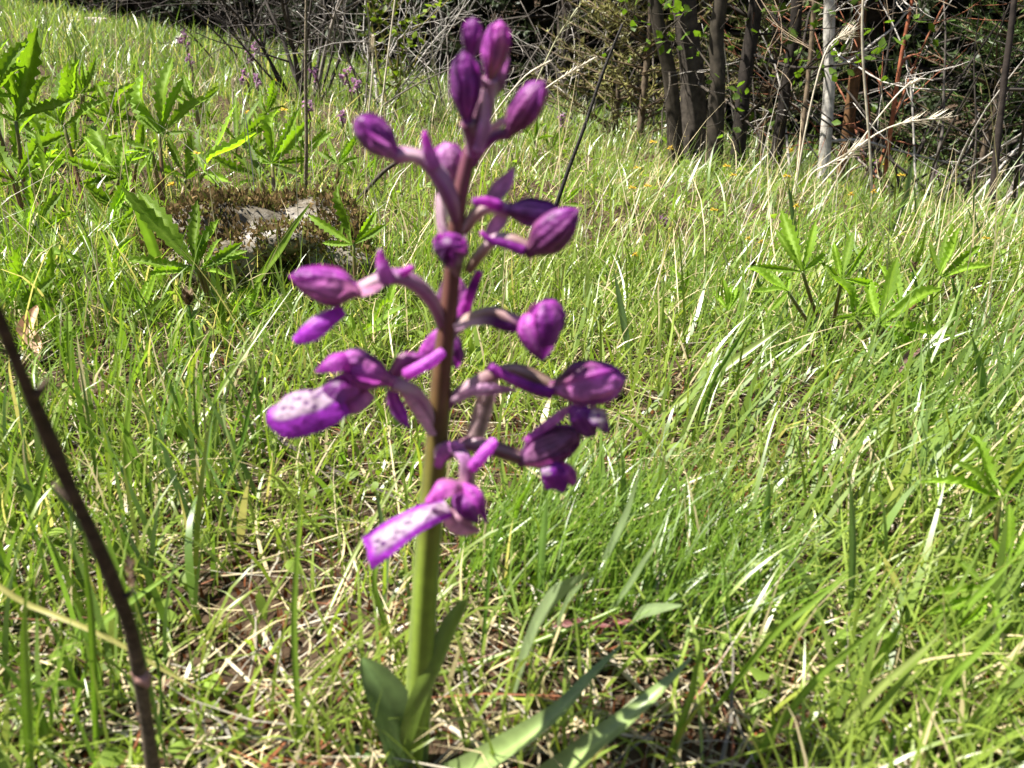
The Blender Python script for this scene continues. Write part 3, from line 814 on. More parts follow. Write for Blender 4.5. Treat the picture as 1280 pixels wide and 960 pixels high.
# ------------------------------------------------------------------ single grass blades that stand out
BLADE_GROUP = 'long grass blades standing out from the turf'
def single_blade(base, mids, tip, wpx, col, label, name='grass_stalk', group=BLADE_GROUP, cat='grass blade', normal=None, fold=0.35, dy=0.0, mat='blade', tipw=0.08, twist=0.0):
    """base pixel on the ground; further pixels rise from there at slowly changing distance"""
    g = G(*base)
    n = len(mids) + 1
    pts, ws = [g + Vector((0, 0, -0.002))], [0.75]
    allp = list(mids) + [tip]
    for i, q in enumerate(allp):
        t = (i + 1) / n
        p = P(q[0], q[1], g.y + dy * t)
        p.z = max(p.z, hz(p.x, p.y) + 0.004)
        pts.append(p)
        ws.append(1.0 if i < n - 1 else tipw)
    if len(pts) == 2:
        m = (pts[0] + pts[1]) / 2 + Vector((0, 0, 0.03 * (pts[1] - pts[0]).length))
        pts.insert(1, m); ws.insert(1, 1.0)
    if len(pts) == 3:
        pts.insert(2, pts[1] * 0.5 + pts[2] * 0.5 + Vector((0, 0, 0.01 * (pts[2] - pts[0]).length))); ws.insert(2, 0.75)
    half = msize(g, wpx / 2)
    nn = normal or (RNG.uniform(-0.5, 0.5), -0.7, 0.7)
    mb = MB()
    sheet(mb, pts, [w * half for w in ws], nn, leafc(col, 1.2, 0.9), fold=fold, nu=18, nv=4, twist=twist)
    o = mb.build(name, M[mat], None, g)
    return tag(o, label, cat, group)

GB = (0.15, 0.24, 0.028); GD = (0.085, 0.17, 0.022); GP = (0.22, 0.27, 0.07); GBL = (0.12, 0.185, 0.075); GY = (0.36, 0.33, 0.10); GS = (0.46, 0.39, 0.22)
LB = 'long narrow green grass blade rising out of the turf'
for b, m, t, w, c, d in [
    ((161, 655), [(250, 528)], (367, 358), 6, GP, 0.10), ((165, 648), [(160, 560)], (168, 458), 12, GB, 0.0),
    ((212, 378), [(192, 310)], (166, 252), 13, GB, -0.03), ((295, 385), [(345, 320)], (388, 254), 10, GB, -0.02),
    ((800, 535), [(880, 478)], (990, 402), 11, GP, 0.02), ((1222, 560), [(1226, 480)], (1214, 418), 13, GD, 0.0),
    ((1262, 545), [(1266, 500)], (1272, 452), 12, GP, 0.0), ((790, 462), [(780, 400)], (768, 340), 9, GBL, 0.0),
    ((674, 762), [(676, 690)], (684, 620), 11, GBL, -0.02), ((850, 695), [(960, 630)], (1096, 532), 5, GD, 0.05),
    ((1079, 872), [(1100, 825)], (1128, 775), 12, GB, -0.01), ((1063, 780), [(1066, 690)], (1062, 588), 8, GBL, -0.02),
    ((956, 706), [(957, 650)], (961, 596), 10, GBL, -0.01), ((1095, 975), [(1106, 940)], (1118, 905), 13, GD, 0.0),
    ((640, 690), [(644, 640)], (670, 590), 8, GB, -0.02), ((38, 980), [(36, 880)], (32, 735), 15, GB, -0.02),
    ((66, 960), [(58, 915)], (44, 862), 10, GB, 0.0), ((216, 985), [(192, 870)], (166, 745), 9, GD, -0.02),
    ((120, 960), [(116, 800)], (104, 640), 8, GB, 0.0), ((375, 940), [(368, 790)], (377, 600), 8, GB, 0.02),
    ((392, 800), [(440, 700)], (520, 560), 6, GP, 0.05), ((478, 780), [(484, 690)], (470, 610), 9, GBL, 0.0),
    ((500, 830), [(470, 740)], (478, 650), 8, GB, 0.0), ((600, 840), [(612, 720)], (640, 600), 5, GD, 0.0),
    ((880, 900), [(960, 800)], (1060, 720), 8, GB, 0.0), ((930, 960), [(1010, 860)], (1110, 770), 9, GB, 0.0),
    ((1010, 960), [(1080, 880)], (1180, 790), 9, GP, 0.0), ((1120, 950), [(1180, 860)], (1270, 770), 9, GB, 0.0),
    ((1180, 960), [(1220, 890)], (1290, 830), 10, GP, 0.0), ((1150, 850), [(1200, 770)], (1275, 690), 8, GB, 0.0),
    ((830, 960), [(860, 880)], (880, 790), 8, GB, 0.0), ((20, 700), [(50, 610)], (86, 480), 7, GB, 0.0),
    ((260, 640), [(300, 560)], (330, 440), 6, GD, 0.0), ((70, 560), [(88, 480)], (84, 380), 6, GB, 0.0),
    ((140, 480), [(150, 420)], (176, 330), 7, GB, 0.0), ((440, 380), [(420, 330)], (432, 260), 8, GB, 0.0),
    ((860, 560), [(890, 480)], (950, 380), 5, GD, 0.0), ((1010, 520), [(1030, 470)], (1060, 400), 5, GB, 0.0),
    ((1150, 560), [(1180, 500)], (1240, 420), 6, GB, 0.0), ((1000, 330), [(992, 280)], (984, 225), 6, GBL, 0.0),
    ((1110, 300), [(1130, 250)], (1142, 195), 7, GBL, 0.0), ((1230, 320), [(1216, 260)], (1222, 200), 7, GBL, 0.0)]:
    lb = ('long grass blade beside the dark leaning twig' if b[0] < 240 and b[1] > 600 else 'long grass blade standing by the mossy rock' if b[0] < 450 and b[1] < 420 else
          'long grass blade in the open turf between the mossy rock and the leaning twig' if b[0] < 380 and b[1] < 700 else 'long grass blade standing close round the orchid stem' if b[0] < 700 else
          'grey-green grass blade at the foot of the dead branches' if b[1] < 340 else 'long grass blade in the bright turf below the spreading cinquefoil' if b[1] < 720 else 'long slanting grass blade in the lush turf around the pale straight culm')
    single_blade(b, m, t, w, c, lb, dy=d, twist=RNG.uniform(-0.7, 0.7))

def blade_at(keys, col, label, group=None, normal=(-0.3, -0.5, 0.8)):
    pts = [P(k[0], k[1], k[2]) for k in keys]
    pts[0] = on_ground(pts[0].x, pts[0].y, -0.002)
    mb = MB(); sheet(mb, pts, [msize(p, k[3] / 2) for p, k in zip(pts, keys)], normal, leafc(col, 1.2, 0.9), fold=0.3, nu=24, nv=4)
    tag(mb.build('grass_stalk', M['blade'], None, pts[0]), label, 'grass blade', group)
blade_at([(-120, 830, 0.17, 5), (-40, 735, 0.165, 7), (40, 758, 0.162, 7), (140, 800, 0.158, 6), (205, 838, 0.156, 4), (252, 862, 0.154, 1)], GY, 'yellowing grass blade arching over behind the dark leaning twig')
blade_at([(70, 960, 0.155, 12), (66, 900, 0.155, 15), (74, 840, 0.155, 12), (90, 770, 0.155, 1)], GB, 'upright grass blade close beside the wide slanting one', BLADE_GROUP)
blade_at([(30, 980, 0.15, 16), (34, 880, 0.15, 18), (30, 800, 0.15, 15), (40, 700, 0.15, 1)], GB, 'upright grass blade close beside the wide slanting one', BLADE_GROUP)
single_blade((-10, 900), [(60, 832)], (232, 705), 15, GB, 'wide green grass blade slanting up beside the dark leaning twig', group=None, dy=0.03)
bp = thing('broadleaf_plant', G(690, 790), 'plant with broad grey-green pointed leaves growing up behind the orchid foot', 'plant')
for b, m, t, w in [((640, 868), [(664, 800), (690, 752)], (736, 716), 28), ((742, 740), [(762, 690), (786, 640)], (801, 585), 18), ((752, 775), [(785, 735)], (830, 668), 13),
                   ((655, 785), [(640, 730)], (640, 668), 14), ((778, 786), [(800, 768)], (852, 757), 17), ((690, 800), [(708, 758)], (728, 730), 20)]:
    o = single_blade(b, m, t, w, (0.21, 0.275, 0.13), 'broad grey-green leaf', 'leaf', None, None, fold=0.2, normal=(-0.5, -0.35, 0.8), tipw=0.15, dy=-0.03)
    o.parent = bp; o.location = o.location - ORIGIN[bp]; del o['label']
single_blade((906, 722), [(930, 708)], (974, 703), 10, (0.30, 0.36, 0.13), 'pale green folded leaf lying over the grass', 'fallen_leaf', None, 'leaf', fold=0.6, dy=-0.03)

def ground_stick(name, keys, col, label, cat, group=None, mat='straw', sides=7, side_twigs=()):
    """keys: px, py, Y distance (None = on the ground), half-width px"""
    pts = []
    for k in keys:
        p = G(k[0], k[1]) + Vector((0, 0, 0.003)) if k[2] is None else P(k[0], k[1], k[2])
        pts.append(p)
    rad = [msize(p, k[3]) for p, k in zip(pts, keys)]
    mb = MB(); tube(mb, pts, rad, [col] * len(pts), sides, 5)
    for a, b, w in side_twigs:
        q = [pts[a], (pts[a] + P(*b)) / 2 + Vector((0, 0, 0.002)), P(*b)]
        tube(mb, q, [msize(pts[a], w), msize(pts[a], w * 0.8), msize(pts[a], w * 0.4)], [col] * 3, 6, 3)
    o = mb.build(name, M[mat], None, pts[-1] if keys[0][1] < keys[-1][1] else pts[0])
    return tag(o, label, cat, group)

# ------------------------------------------------------------------ twigs and stalks
tw = thing('leaning_twig', G(215, 1000), 'dark brown leaning twig close by, out of focus, with a pinkish node', 'twig')
mb = MB()
tk = [(-45, 300, 0.084, 10), (0, 400, 0.090, 10.5), (28, 470, 0.094, 11), (62, 548, 0.100, 11), (88, 610, 0.104, 11), (116, 668, 0.108, 11), (142, 728, 0.113, 10.5), (163, 785, 0.118, 10.5), (174, 840, 0.123, 11.5), (181, 885, 0.127, 11), (188, 935, 0.130, 11.5), (196, 990, 0.134, 12), (205, 1060, 0.136, 12.5)]
tp = [P(a, b, c) for a, b, c, d in tk]
tube(mb, tp, [msize(p, k[3] * 0.80 * RNG.uniform(0.86, 1.14)) for p, k in zip(tp, tk)], [(0.055, 0.038, 0.026)] * 8 + [(0.10, 0.075, 0.055)] * 5, 12, 5, ribs=0.06, nrib=3)
for (a_, b_, c_), (dx, dz) in (((98, 630, 0.1055), (-0.003, 0.004)), ((150, 748, 0.1145), (0.003, 0.002)), ((184, 905, 0.128), (-0.002, 0.003)), ((40, 498, 0.096), (0.003, 0.003))):
    q_ = P(a_, b_, c_); tube(mb, [q_, q_ + Vector((dx * 0.6, -0.0003, dz * 0.5)), q_ + Vector((dx, 0, dz))], [0.0009, 0.0006, 0.0002], [(0.09, 0.065, 0.045)] * 3, 6, 3)
mb.build('stem', M['twig'], tw)
mb = MB(); p = P(178, 846, 0.1228)
tube(mb, [p + Vector((-0.0016, -0.0005, 0.002)), p, p + Vector((0.0012, -0.0006, -0.002))], [0.0006, 0.0017, 0.0007], [(0.32, 0.18, 0.15)] * 3, 8, 3)
mb.build('node', M['twig'], tw)

ground_stick('fallen_twig', [(304, 520, 0.325, 2.2), (345, 547, 0.312, 2.6), (400, 580, 0.297, 2.8), (470, 612, 0.278, 3), (520, 642, None, 3)], (0.055, 0.045, 0.038), 'thin black fallen twig sloping down towards the orchid stem', 'twig', mat='twig')
ground_stick('black_stalk', [(778, 30, 0.62, 1.6), (752, 95, 0.62, 2), (730, 160, 0.62, 2.2), (706, 225, 0.62, 2.6), (688, 290, 0.62, 3), (676, 420, 0.62, 3), (668, 560, None, 3)], (0.030, 0.026, 0.024), 'thin black dead stalk standing behind the orchid top', 'stalk', mat='twig')
ground_stick('thin_stalk', [(383, -20, 0.8, 1.6), (382, 90, 0.8, 2), (383, 190, 0.8, 2.3), (380, 300, 0.8, 2.6), (384, 350, None, 2.6)], (0.15, 0.12, 0.08), 'thin upright brown stalk rising in front of the bare shrub', 'stalk', mat='twig')
ground_stick('grass_culm', [(775, 759, 0.182, 1.2), (740, 775, 0.181, 2.8), (660, 806, 0.178, 3.2), (590, 832, 0.176, 3.2), (540, 858, None, 3.2)], (0.17, 0.24, 0.05), 'slanting green grass culm crossing behind the orchid stem', 'grass stalk', mat='blade')
ground_stick('grass_culm', [(1246, 628, 0.235, 2.2), (1180, 690, 0.218, 2.6), (1100, 762, 0.198, 2.8), (1000, 838, None, 3)], (0.30, 0.33, 0.14), 'pale straight grass culm slanting up to a cinquefoil plant', 'grass stalk', mat='blade')
ground_stick('dark_culm', [(900, 300, 0.60, 1.2), (925, 380, 0.52, 1.4), (950, 440, 0.46, 1.6), (960, 500, None, 1.8)], (0.06, 0.075, 0.02), 'dark thin green stalk bending in the grass before the saplings', 'grass stalk', mat='blade')
ground_stick('arched_stalk', [(500, 200, 0.9, 2.2), (472, 222, 0.9, 2.6), (425, 280, 0.88, 2.6), (400, 330, 0.86, 2.8), (392, 350, None, 3)], (0.05, 0.042, 0.03), 'arched dark stalk leaning over the mossy rock', 'stalk', mat='twig')
st_group = 'pale dead stems lying in the litter'
for a, b, w in [((585, 662), (690, 662), 2.6), ((540, 905), (640, 958), 4), ((740, 815), (830, 905), 3), ((690, 872), (760, 925), 2.6), ((330, 800), (395, 905), 3.5), ((40, 905), (200, 945), 2.6),
                ((230, 620), (262, 660), 3), ((640, 690), (790, 735), 2.2), ((690, 905), (815, 935), 2.6), ((740, 870), (748, 930), 2.6), ((250, 805), (330, 880), 2.5), ((60, 935), (330, 925), 2.2), ((300, 690), (380, 700), 1.6), ((560, 780), (640, 800), 2.2), ((1035, 760), (1050, 850), 1.6)]:
    m = ((a[0] + b[0]) / 2 + RNG.uniform(-6, 6), (a[1] + b[1]) / 2 + RNG.uniform(-6, 6))
    ground_stick('dead_stem', [(*a, None, w * 0.8), (*m, None, w), (*b, None, w * 0.8)], (0.46, 0.40, 0.30), 'pale bleached dead stem lying on the litter', 'dead stem', st_group)

# dry leaves
def dry_leaf(keys, col, label, normal=(0.1, -0.7, 0.7), curl=0.6, z=0.006):
    pts = [G(a, b) + Vector((0, 0, z + dz)) for a, b, w, dz in keys]
    mb = MB()
    sheet(mb, pts, [msize(p, k[2]) for p, k in zip(pts, keys)], normal, veined(col, (col[0] * 0.8, col[1] * 0.75, col[2] * 0.7), 5, 0.7), cup=-curl, wave=0.25, nu=16, nv=8)
    tag(mb.build('dry_leaf', M['straw'], None, pts[0]), label, 'dry leaf')
dry_leaf([(690, 815, 4, 0.004), (730, 815, 6, 0.004), (770, 808, 7, 0.004), (800, 800, 5, 0.004), (845, 788, 1.5, 0.006)], (0.12, 0.035, 0.022), 'reddish brown narrow dry leaf lying behind the orchid foot')
dry_leaf([(52, 466, 1.5, 0.0), (54, 455, 8, 0.005), (47, 447, 11, 0.010), (55, 438, 6, 0.016), (60, 430, 1, 0.019)], (0.52, 0.33, 0.20), 'curled tan dry leaf caught upright in the grass', (0.2, -0.9, 0.2), 0.9)
dry_leaf([(1108, 498, 2, 0.0), (1120, 488, 5, 0.01), (1138, 478, 4, 0.014), (1146, 474, 1, 0.014)], (0.12, 0.075, 0.05), 'small dark brown dry leaf on the grass before the cinquefoil')

# ------------------------------------------------------------------ sedges with brown heads
def sedge(head, base, hw, hl, label, green=True, tilt=(0.1, 0)):
    g = G(*base)
    top = P(head[0], head[1], g.y)
    s = thing('sedge', g, label, 'sedge', None)
    mid = (g + top) / 2 + Vector((0.004, 0, 0.002))
    mb = MB(); r = msize(top, 2.4)
    tube(mb, [g, mid, top], [r, r * 0.9, r * 0.7], [(0.08, 0.17, 0.02) if green else (0.2, 0.15, 0.09)] * 3, 6, 5)
    mb.build('stem', M['blade'], s)
    mb = MB()
    L = msize(top, hl); w = msize(top, hw)
    rr = random.Random(int(head[0]))
    for i in range(16):
        t = i / 16; a = i * 2.4
        c = top + Vector((tilt[0] * L * t, 0, L * t))
        d = Vector((math.cos(a), math.sin(a), 0.9)).normalized()
        col = rr.choice([(0.06, 0.035, 0.022), (0.10, 0.055, 0.03), (0.24, 0.17, 0.10)])
        sheet(mb, [c, c + d * w * 0.9, c + d * w * 1.4 + Vector((0, 0, w * 0.5))], [w * 0.3, w * 0.42, w * 0.05], (d.x, d.y, -0.5), lambda t, v: col, nu=4, nv=2)
    mb.build('seed_head', M['straw'], s)
sedge((166, 735), (196, 960), 8, 40, 'sedge with a dark brown spike and green stem touching the leaning twig')
sedge((236, 382), (228, 470), 8, 14, 'dark brown seed head on a short stalk before the mossy rock')
sedge((1190, 348), (1185, 420), 5, 14, 'brown seed head beside the upper leaf of the spreading cinquefoil')
sedge((1140, 340), (1142, 420), 4, 10, 'tiny dark seed head between the two cinquefoil leaf tops')
sedge((940, 332), (944, 400), 5, 8, 'small brown seed head beside the upright cinquefoil leaf')

# ------------------------------------------------------------------ cinquefoil
def leaflet_mesh(seed):
    rr = random.Random(seed)
    mb = MB(); V, F, C = [], [], []
    teeth = 9
    rows = []
    for i in range(teeth * 2 + 1):
        t = i / (teeth * 2)
        w = 0.092 * (math.sin(math.pi * min(1, t ** 1.3 * 0.93 + 0.035)) ** 0.85)
        rows.append((t + (0.018 if i % 2 == 0 else 0), w * (1.18 if i % 2 == 0 else 0.74) * rr.uniform(0.94, 1.06)))
    bend = rr.uniform(0.05, 0.22)
    for t, w in rows:
        z = -bend * t * t + 0.03 * math.sin(t * 7 + seed)
        q_ = 0.012 * math.sin(t * 50)
        V += [(t + 0.01, -w, z + w * 0.75), (t, -w * 0.5, z + w * 0.45 + q_), (t, 0, z), (t, w * 0.5, z + w * 0.45 + q_), (t + 0.01, w, z + w * 0.75)]
        c = (0.135, 0.235, 0.014)
        C += [c, (c[0] * 0.92, c[1] * 0.92, c[2]), (c[0] * 1.5, c[1] * 1.35, c[2] * 2.2), (c[0] * 0.92, c[1] * 0.92, c[2]), c]
    for i in range(len(rows) - 1):
        for k in range(4):
            F.append((i * 5 + k, i * 5 + k + 1, i * 5 + k + 6, i * 5 + k + 5))
    mb.add(V, F, C)
    return mb.mesh('leaflet', mat=M['leaf'])
LEAFLETS = [leaflet_mesh(s) for s in range(5)]

def cinquefoil(base, leaves, label, group=None, stemc=(0.17, 0.085, 0.05)):
    g = G(*base)
    pl = thing('cinquefoil_plant', g, label, 'cinquefoil', group)
    for (cx, cy, dy, size, ang, spreadf, face) in leaves:
        c = P(cx, cy, g.y + dy)
        if c.z < hz(c.x, c.y) + 0.008: c.z = hz(c.x, c.y) + 0.008
        L = msize(c, size)
        mb = MB()
        mid = g.lerp(c, 0.55) + Vector((0, 0, -0.12 * (c - g).length)) * 0.3
        r = max(0.0009, msize(c, 2.6))
        tube(mb, [g, mid, c], [r * 1.1, r, r * 0.8], [stemc, stemc, (0.14, 0.17, 0.04)], 7, 5)
        pet = mb.build('leaf', M['stem'], pl)
        D = (RT * math.cos(R(ang)) + UP * math.sin(R(ang))).normalized()
        Nn = Vector((RNG.uniform(-0.35, 0.35), -math.cos(R(face)), math.sin(R(face))))
        Nn = (Nn - D * Nn.dot(D)).normalized()
        S = Nn.cross(D)
        for k, (aa, ll) in enumerate(((0, 1.0), (38, 0.94), (-38, 0.94), (78, 0.72), (-78, 0.72), (118, 0.45), (-118, 0.45))[:RNG.choice((5, 5, 7))]):
            a = R(aa * spreadf + RNG.uniform(-14, 14))
            d = (D * math.cos(a) + S * math.sin(a) + Nn * RNG.uniform(-0.12, 0.30)).normalized()
            n2 = (Nn + S * RNG.uniform(-0.5, 0.5)); n2 = (n2 - d * n2.dot(d)).normalized()
            s2 = n2.cross(d)
            o = bpy.data.objects.new('leaflet', LEAFLETS[RNG.randrange(5)])
            COL.objects.link(o); o.parent = pet
            lw = L * ll * RNG.uniform(0.72, 1.05); wsc = RNG.uniform(0.8, 1.15); zsc = RNG.uniform(0.4, 2.4)
            m = Matrix.Identity(4)
            for i in range(3):
                m[i][0] = d[i] * lw; m[i][1] = s2[i] * lw * wsc; m[i][2] = n2[i] * lw * zsc; m[i][3] = (c - ORIGIN[pet])[i]
            o.matrix_basis = m
    return pl

CG = 'cinquefoil plants on the slope'
cinquefoil((38, 300), [(20, 152, 0, 120, 100, 0.75, 40), (20, 228, -0.03, 70, 120, 0.9, 40), (-14, 120, 0, 90, 80, 0.8, 40)], 'tall cinquefoil plant with upright toothed leaves at the meadow edge, tallest of the group')
cinquefoil((112, 275), [(80, 158, 0.02, 88, 82, 0.7, 35), (152, 222, -0.02, 95, 132, 0.6, 30)], 'cinquefoil plant with brown stems, one leaf cluster upright and one leaning, beside the tallest cinquefoil')
cinquefoil((205, 262), [(199, 168, 0.03, 104, 84, 0.55, 30), (190, 190, 0.0, 60, 190, 0.8, 60)], 'cinquefoil plant with a tall upright leaf above the mossy rock')
cinquefoil((222, 268), [(256, 215, 0, 92, 62, 0.95, 45), (232, 222, 0.05, 60, 120, 0.8, 50)], 'cinquefoil plant with red stems spreading over the back of the mossy rock')
cinquefoil((345, 268), [(340, 205, 0.03, 80, 70, 0.8, 40), (325, 225, 0, 60, 150, 0.8, 60)], 'bushy cinquefoil plant growing just behind the mossy rock')
cinquefoil((268, 392), [(246, 336, -0.03, 128, 122, 0.50, 30), (252, 336, -0.03, 72, 22, 0.4, 40)], 'cinquefoil plant with one very long toothed leaflet in front of the mossy rock')
cinquefoil((446, 400), [(442, 306, 0, 74, 105, 1.05, 45)], 'cinquefoil plant with a star-shaped leaf beside the mossy rock')
cinquefoil((455, 438), [(450, 421, -0.02, 78, 30, 1.1, 65), (480, 405, 0.02, 62, 60, 1.0, 65)], 'low cinquefoil plant with flat pale leaves behind the orchid stem')
cinquefoil((1036, 430), [(1003, 340, -0.03, 84, 98, 0.85, 40), (1052, 350, -0.03, 62, 70, 0.9, 50), (985, 365, -0.04, 55, 150, 0.9, 55)], 'cinquefoil plant with upright leaves in the sunny grass before the saplings')
cinquefoil((1092, 432), [(1099, 406, -0.05, 100, 32, 0.9, 55), (1122, 385, -0.03, 72, 80, 0.9, 50), (1176, 346, -0.02, 74, 62, 0.6, 40), (1070, 395, -0.04, 66, 110, 0.9, 50)], 'widely spreading cinquefoil plant with large toothed leaves in the sunny grass')
cinquefoil((1236, 760), [(1250, 622, 0, 90, 130, 0.9, 50), (1262, 706, -0.02, 80, 60, 1.0, 60), (1240, 740, -0.03, 80, 190, 0.8, 65)], 'cinquefoil plant with broad leaves at the top of a slanting culm')
cinquefoil((985, 790), [(983, 762, 0, 52, 60, 1.0, 60)], 'small cinquefoil seedling with a single leaf deep in the grass')
cinquefoil((915, 430), [(910, 390, 0, 46, 85, 0.5, 40)], 'small narrow cinquefoil plant with folded grey-green leaflets')
cinquefoil((858, 400), [(858, 366, 0, 40, 100, 0.9, 50)], 'small bright cinquefoil plant in the open grass')
cinquefoil((850, 205), [(846, 188, 0, 46, 70, 0.8, 40), (862, 196, 0, 40, 50, 0.8, 40)], 'bright cinquefoil plant at the foot of the saplings')
cinquefoil((672, 195), [(668, 176, 0, 40, 85, 0.7, 40), (690, 186, 0, 30, 60, 0.8, 40)], 'bright cinquefoil plant behind the orchid top')
cinquefoil((776, 160), [(773, 146, 0, 34, 90, 0.8, 40)], 'small cinquefoil plant on the pale ground before the wood')
cinquefoil((700, 272), [(702, 256, 0, 40, 60, 0.9, 60)], 'low cinquefoil plant hidden by the orchid buds')
cinquefoil((120, 372), [(118, 330, 0, 70, 160, 0.9, 55), (140, 345, 0, 60, 60, 1.0, 60)], 'low cinquefoil plant with spreading leaves at the end of the mossy rock')
for i_, (bx, by, cx, cy, sz, an) in enumerate([(60, 215, 56, 180, 60, 100), (140, 190, 140, 150, 66, 80), (290, 215, 296, 176, 62, 75), (176, 300, 168, 268, 72, 140), (30, 330, 40, 292, 80, 60), (250, 170, 246, 138, 54, 95), (100, 150, 104, 118, 54, 90), (330, 170, 336, 142, 44, 80), (70, 400, 62, 372, 70, 110), (420, 240, 424, 206, 50, 80), (10, 250, 14, 205, 84, 70), (48, 270, 60, 232, 76, 110), (95, 235, 92, 196, 72, 60), (165, 240, 170, 205, 66, 110), (130, 320, 140, 285, 78, 70), (15, 420, 20, 385, 76, 80), (180, 420, 176, 395, 60, 60), (380, 225, 384, 192, 54, 100), (300, 420, 310, 398, 56, 40), (30, 190, 34, 150, 70, 60)]):
    cinquefoil((bx, by), [(cx, cy, 0, sz, an, 0.8, 40), (cx + RNG.uniform(-25, 25), cy + 18, 0.03, sz * 0.7, an + RNG.uniform(-60, 60), 0.9, 50)], 'small leafy cinquefoil scattered over the grassy slope behind the mossy rock' if by < 260 else 'low leafy cinquefoil in the grass before the tall cinquefoils', CG)
cinquefoil((88, 470), [(84, 460, 0, 66, 92, 0.25, 20)], 'young cinquefoil with one upright pale yellow-green leaf')

# ------------------------------------------------------------------ rocks
def rock(name, c, size, seed, stops, label, scale=14, moss=0):
    rr = np.random.default_rng(seed)
    n1, n2 = 40, 28
    V, F = [], []
    ph = rr.uniform(0, 6.28, (14, 3)); fr = rr.uniform(1.5, 8, (14, 3))
    for j in range(n2 + 1):
        for i in range(n1):
            a = 2 * math.pi * i / n1; b = math.pi * j / n2
            d = np.array((math.cos(a) * math.sin(b), math.sin(a) * math.sin(b), math.cos(b)))
            k = 1 + sum(0.22 / (1 + 0.5 * q) * math.sin(fr[q, 0] * d[0] + ph[q, 0]) * math.sin(fr[q, 1] * d[1] + ph[q, 1]) * math.cos(fr[q, 2] * d[2] + ph[q, 2]) for q in range(14))
            d = np.sign(d) * np.abs(d) ** 0.8
            V.append((d[0] * k * size[0], d[1] * k * size[1], d[2] * k * size[2]))
    for j in range(n2):
        for i in range(n1):
            F.append((j * n1 + i, (j + 1) * n1 + i, (j + 1) * n1 + (i + 1) % n1, j * n1 + (i + 1) % n1))
    t = thing(name, c, label, 'rock')
    mb = MB(); mb.add([Vector(v) + Vector(c) for v in V], F, [(1, 1, 1)] * len(V))
    mb.build('stone', ramp_mat(name + '_stone', stops, scale, bump=1.0, dist=0.006), t)
    if moss:
        pts = [Vector(v) for v in V if v[2] > -0.2 * size[2]]
        B, ph_, L = [], [], []
        cl = []
        for _ in range(moss):
            p = pts[int(rr.integers(len(pts)))]
            if nfield(np.array([p.x]), np.array([p.y]), 34, 5)[0] < (0.50 if abs(p.x - 0.015) < 0.03 else 0.15): continue
            B.append(p + Vector(rr.normal(0, 0.004, 3))); L.append(rr.uniform(0.002, 0.006))
            low = p.z < 0.35 * size[2]
            cl.append(((0.12, 0.125, 0.025) if rr.random() < (0.75 if low else 0.3) else (0.14, 0.095, 0.04)) * np.array(rr.uniform(0.5, 1.4)))
        mbm = MB()
        for b, l, cc in zip(B, L, cl):
            d = Vector(rr.normal(0, 0.5, 3)) + Vector((0, 0, 1)); d.normalize()
            s = d.cross(Vector(rr.normal(0, 1, 3))).normalized() * l * 0.3
            b = b + Vector(c)
            mbm.add([b - s, b + s, b + d * l], [(0, 1, 2)], [cc] * 3)
        o = mbm.build('moss', M['moss'], t); o['kind'] = 'stuff'
    return t
gR = G(310, 374)
rock('mossy_rock', gR + Vector((0.0, 0.05, 0.018)), (0.084, 0.062, 0.042), 4,
     [(0.36, (0.03, 0.026, 0.02)), (0.47, (0.10, 0.085, 0.06)), (0.56, (0.20, 0.18, 0.15)), (0.68, (0.38, 0.36, 0.33))], 'low rock with brown moss and white lichen half sunk in the grass', 24, 22000)
gq = G(205, 40)
rock('pale_boulder', gq + Vector((0, 0.1, 0.03)), (0.17, 0.12, 0.10), 8, [(0.35, (0.2, 0.15, 0.12)), (0.6, (0.42, 0.36, 0.32))], 'pale pinkish boulder in the far meadow before the wood', 6)
gq = G(112, 34)
rock('pale_stone', gq + Vector((0, 0.1, 0.01)), (0.11, 0.08, 0.05), 9, [(0.35, (0.26, 0.2, 0.17)), (0.6, (0.5, 0.42, 0.38))], 'small pale stone higher up the meadow slope', 8)
gq = G(765, 142)
rock('flat_stone', gq + Vector((0, 0.1, 0.03)), (0.22, 0.16, 0.06), 12, [(0.35, (0.28, 0.20, 0.16)), (0.6, (0.46, 0.38, 0.32))], 'flat pinkish stone in the grass at the edge of the wood', 9)

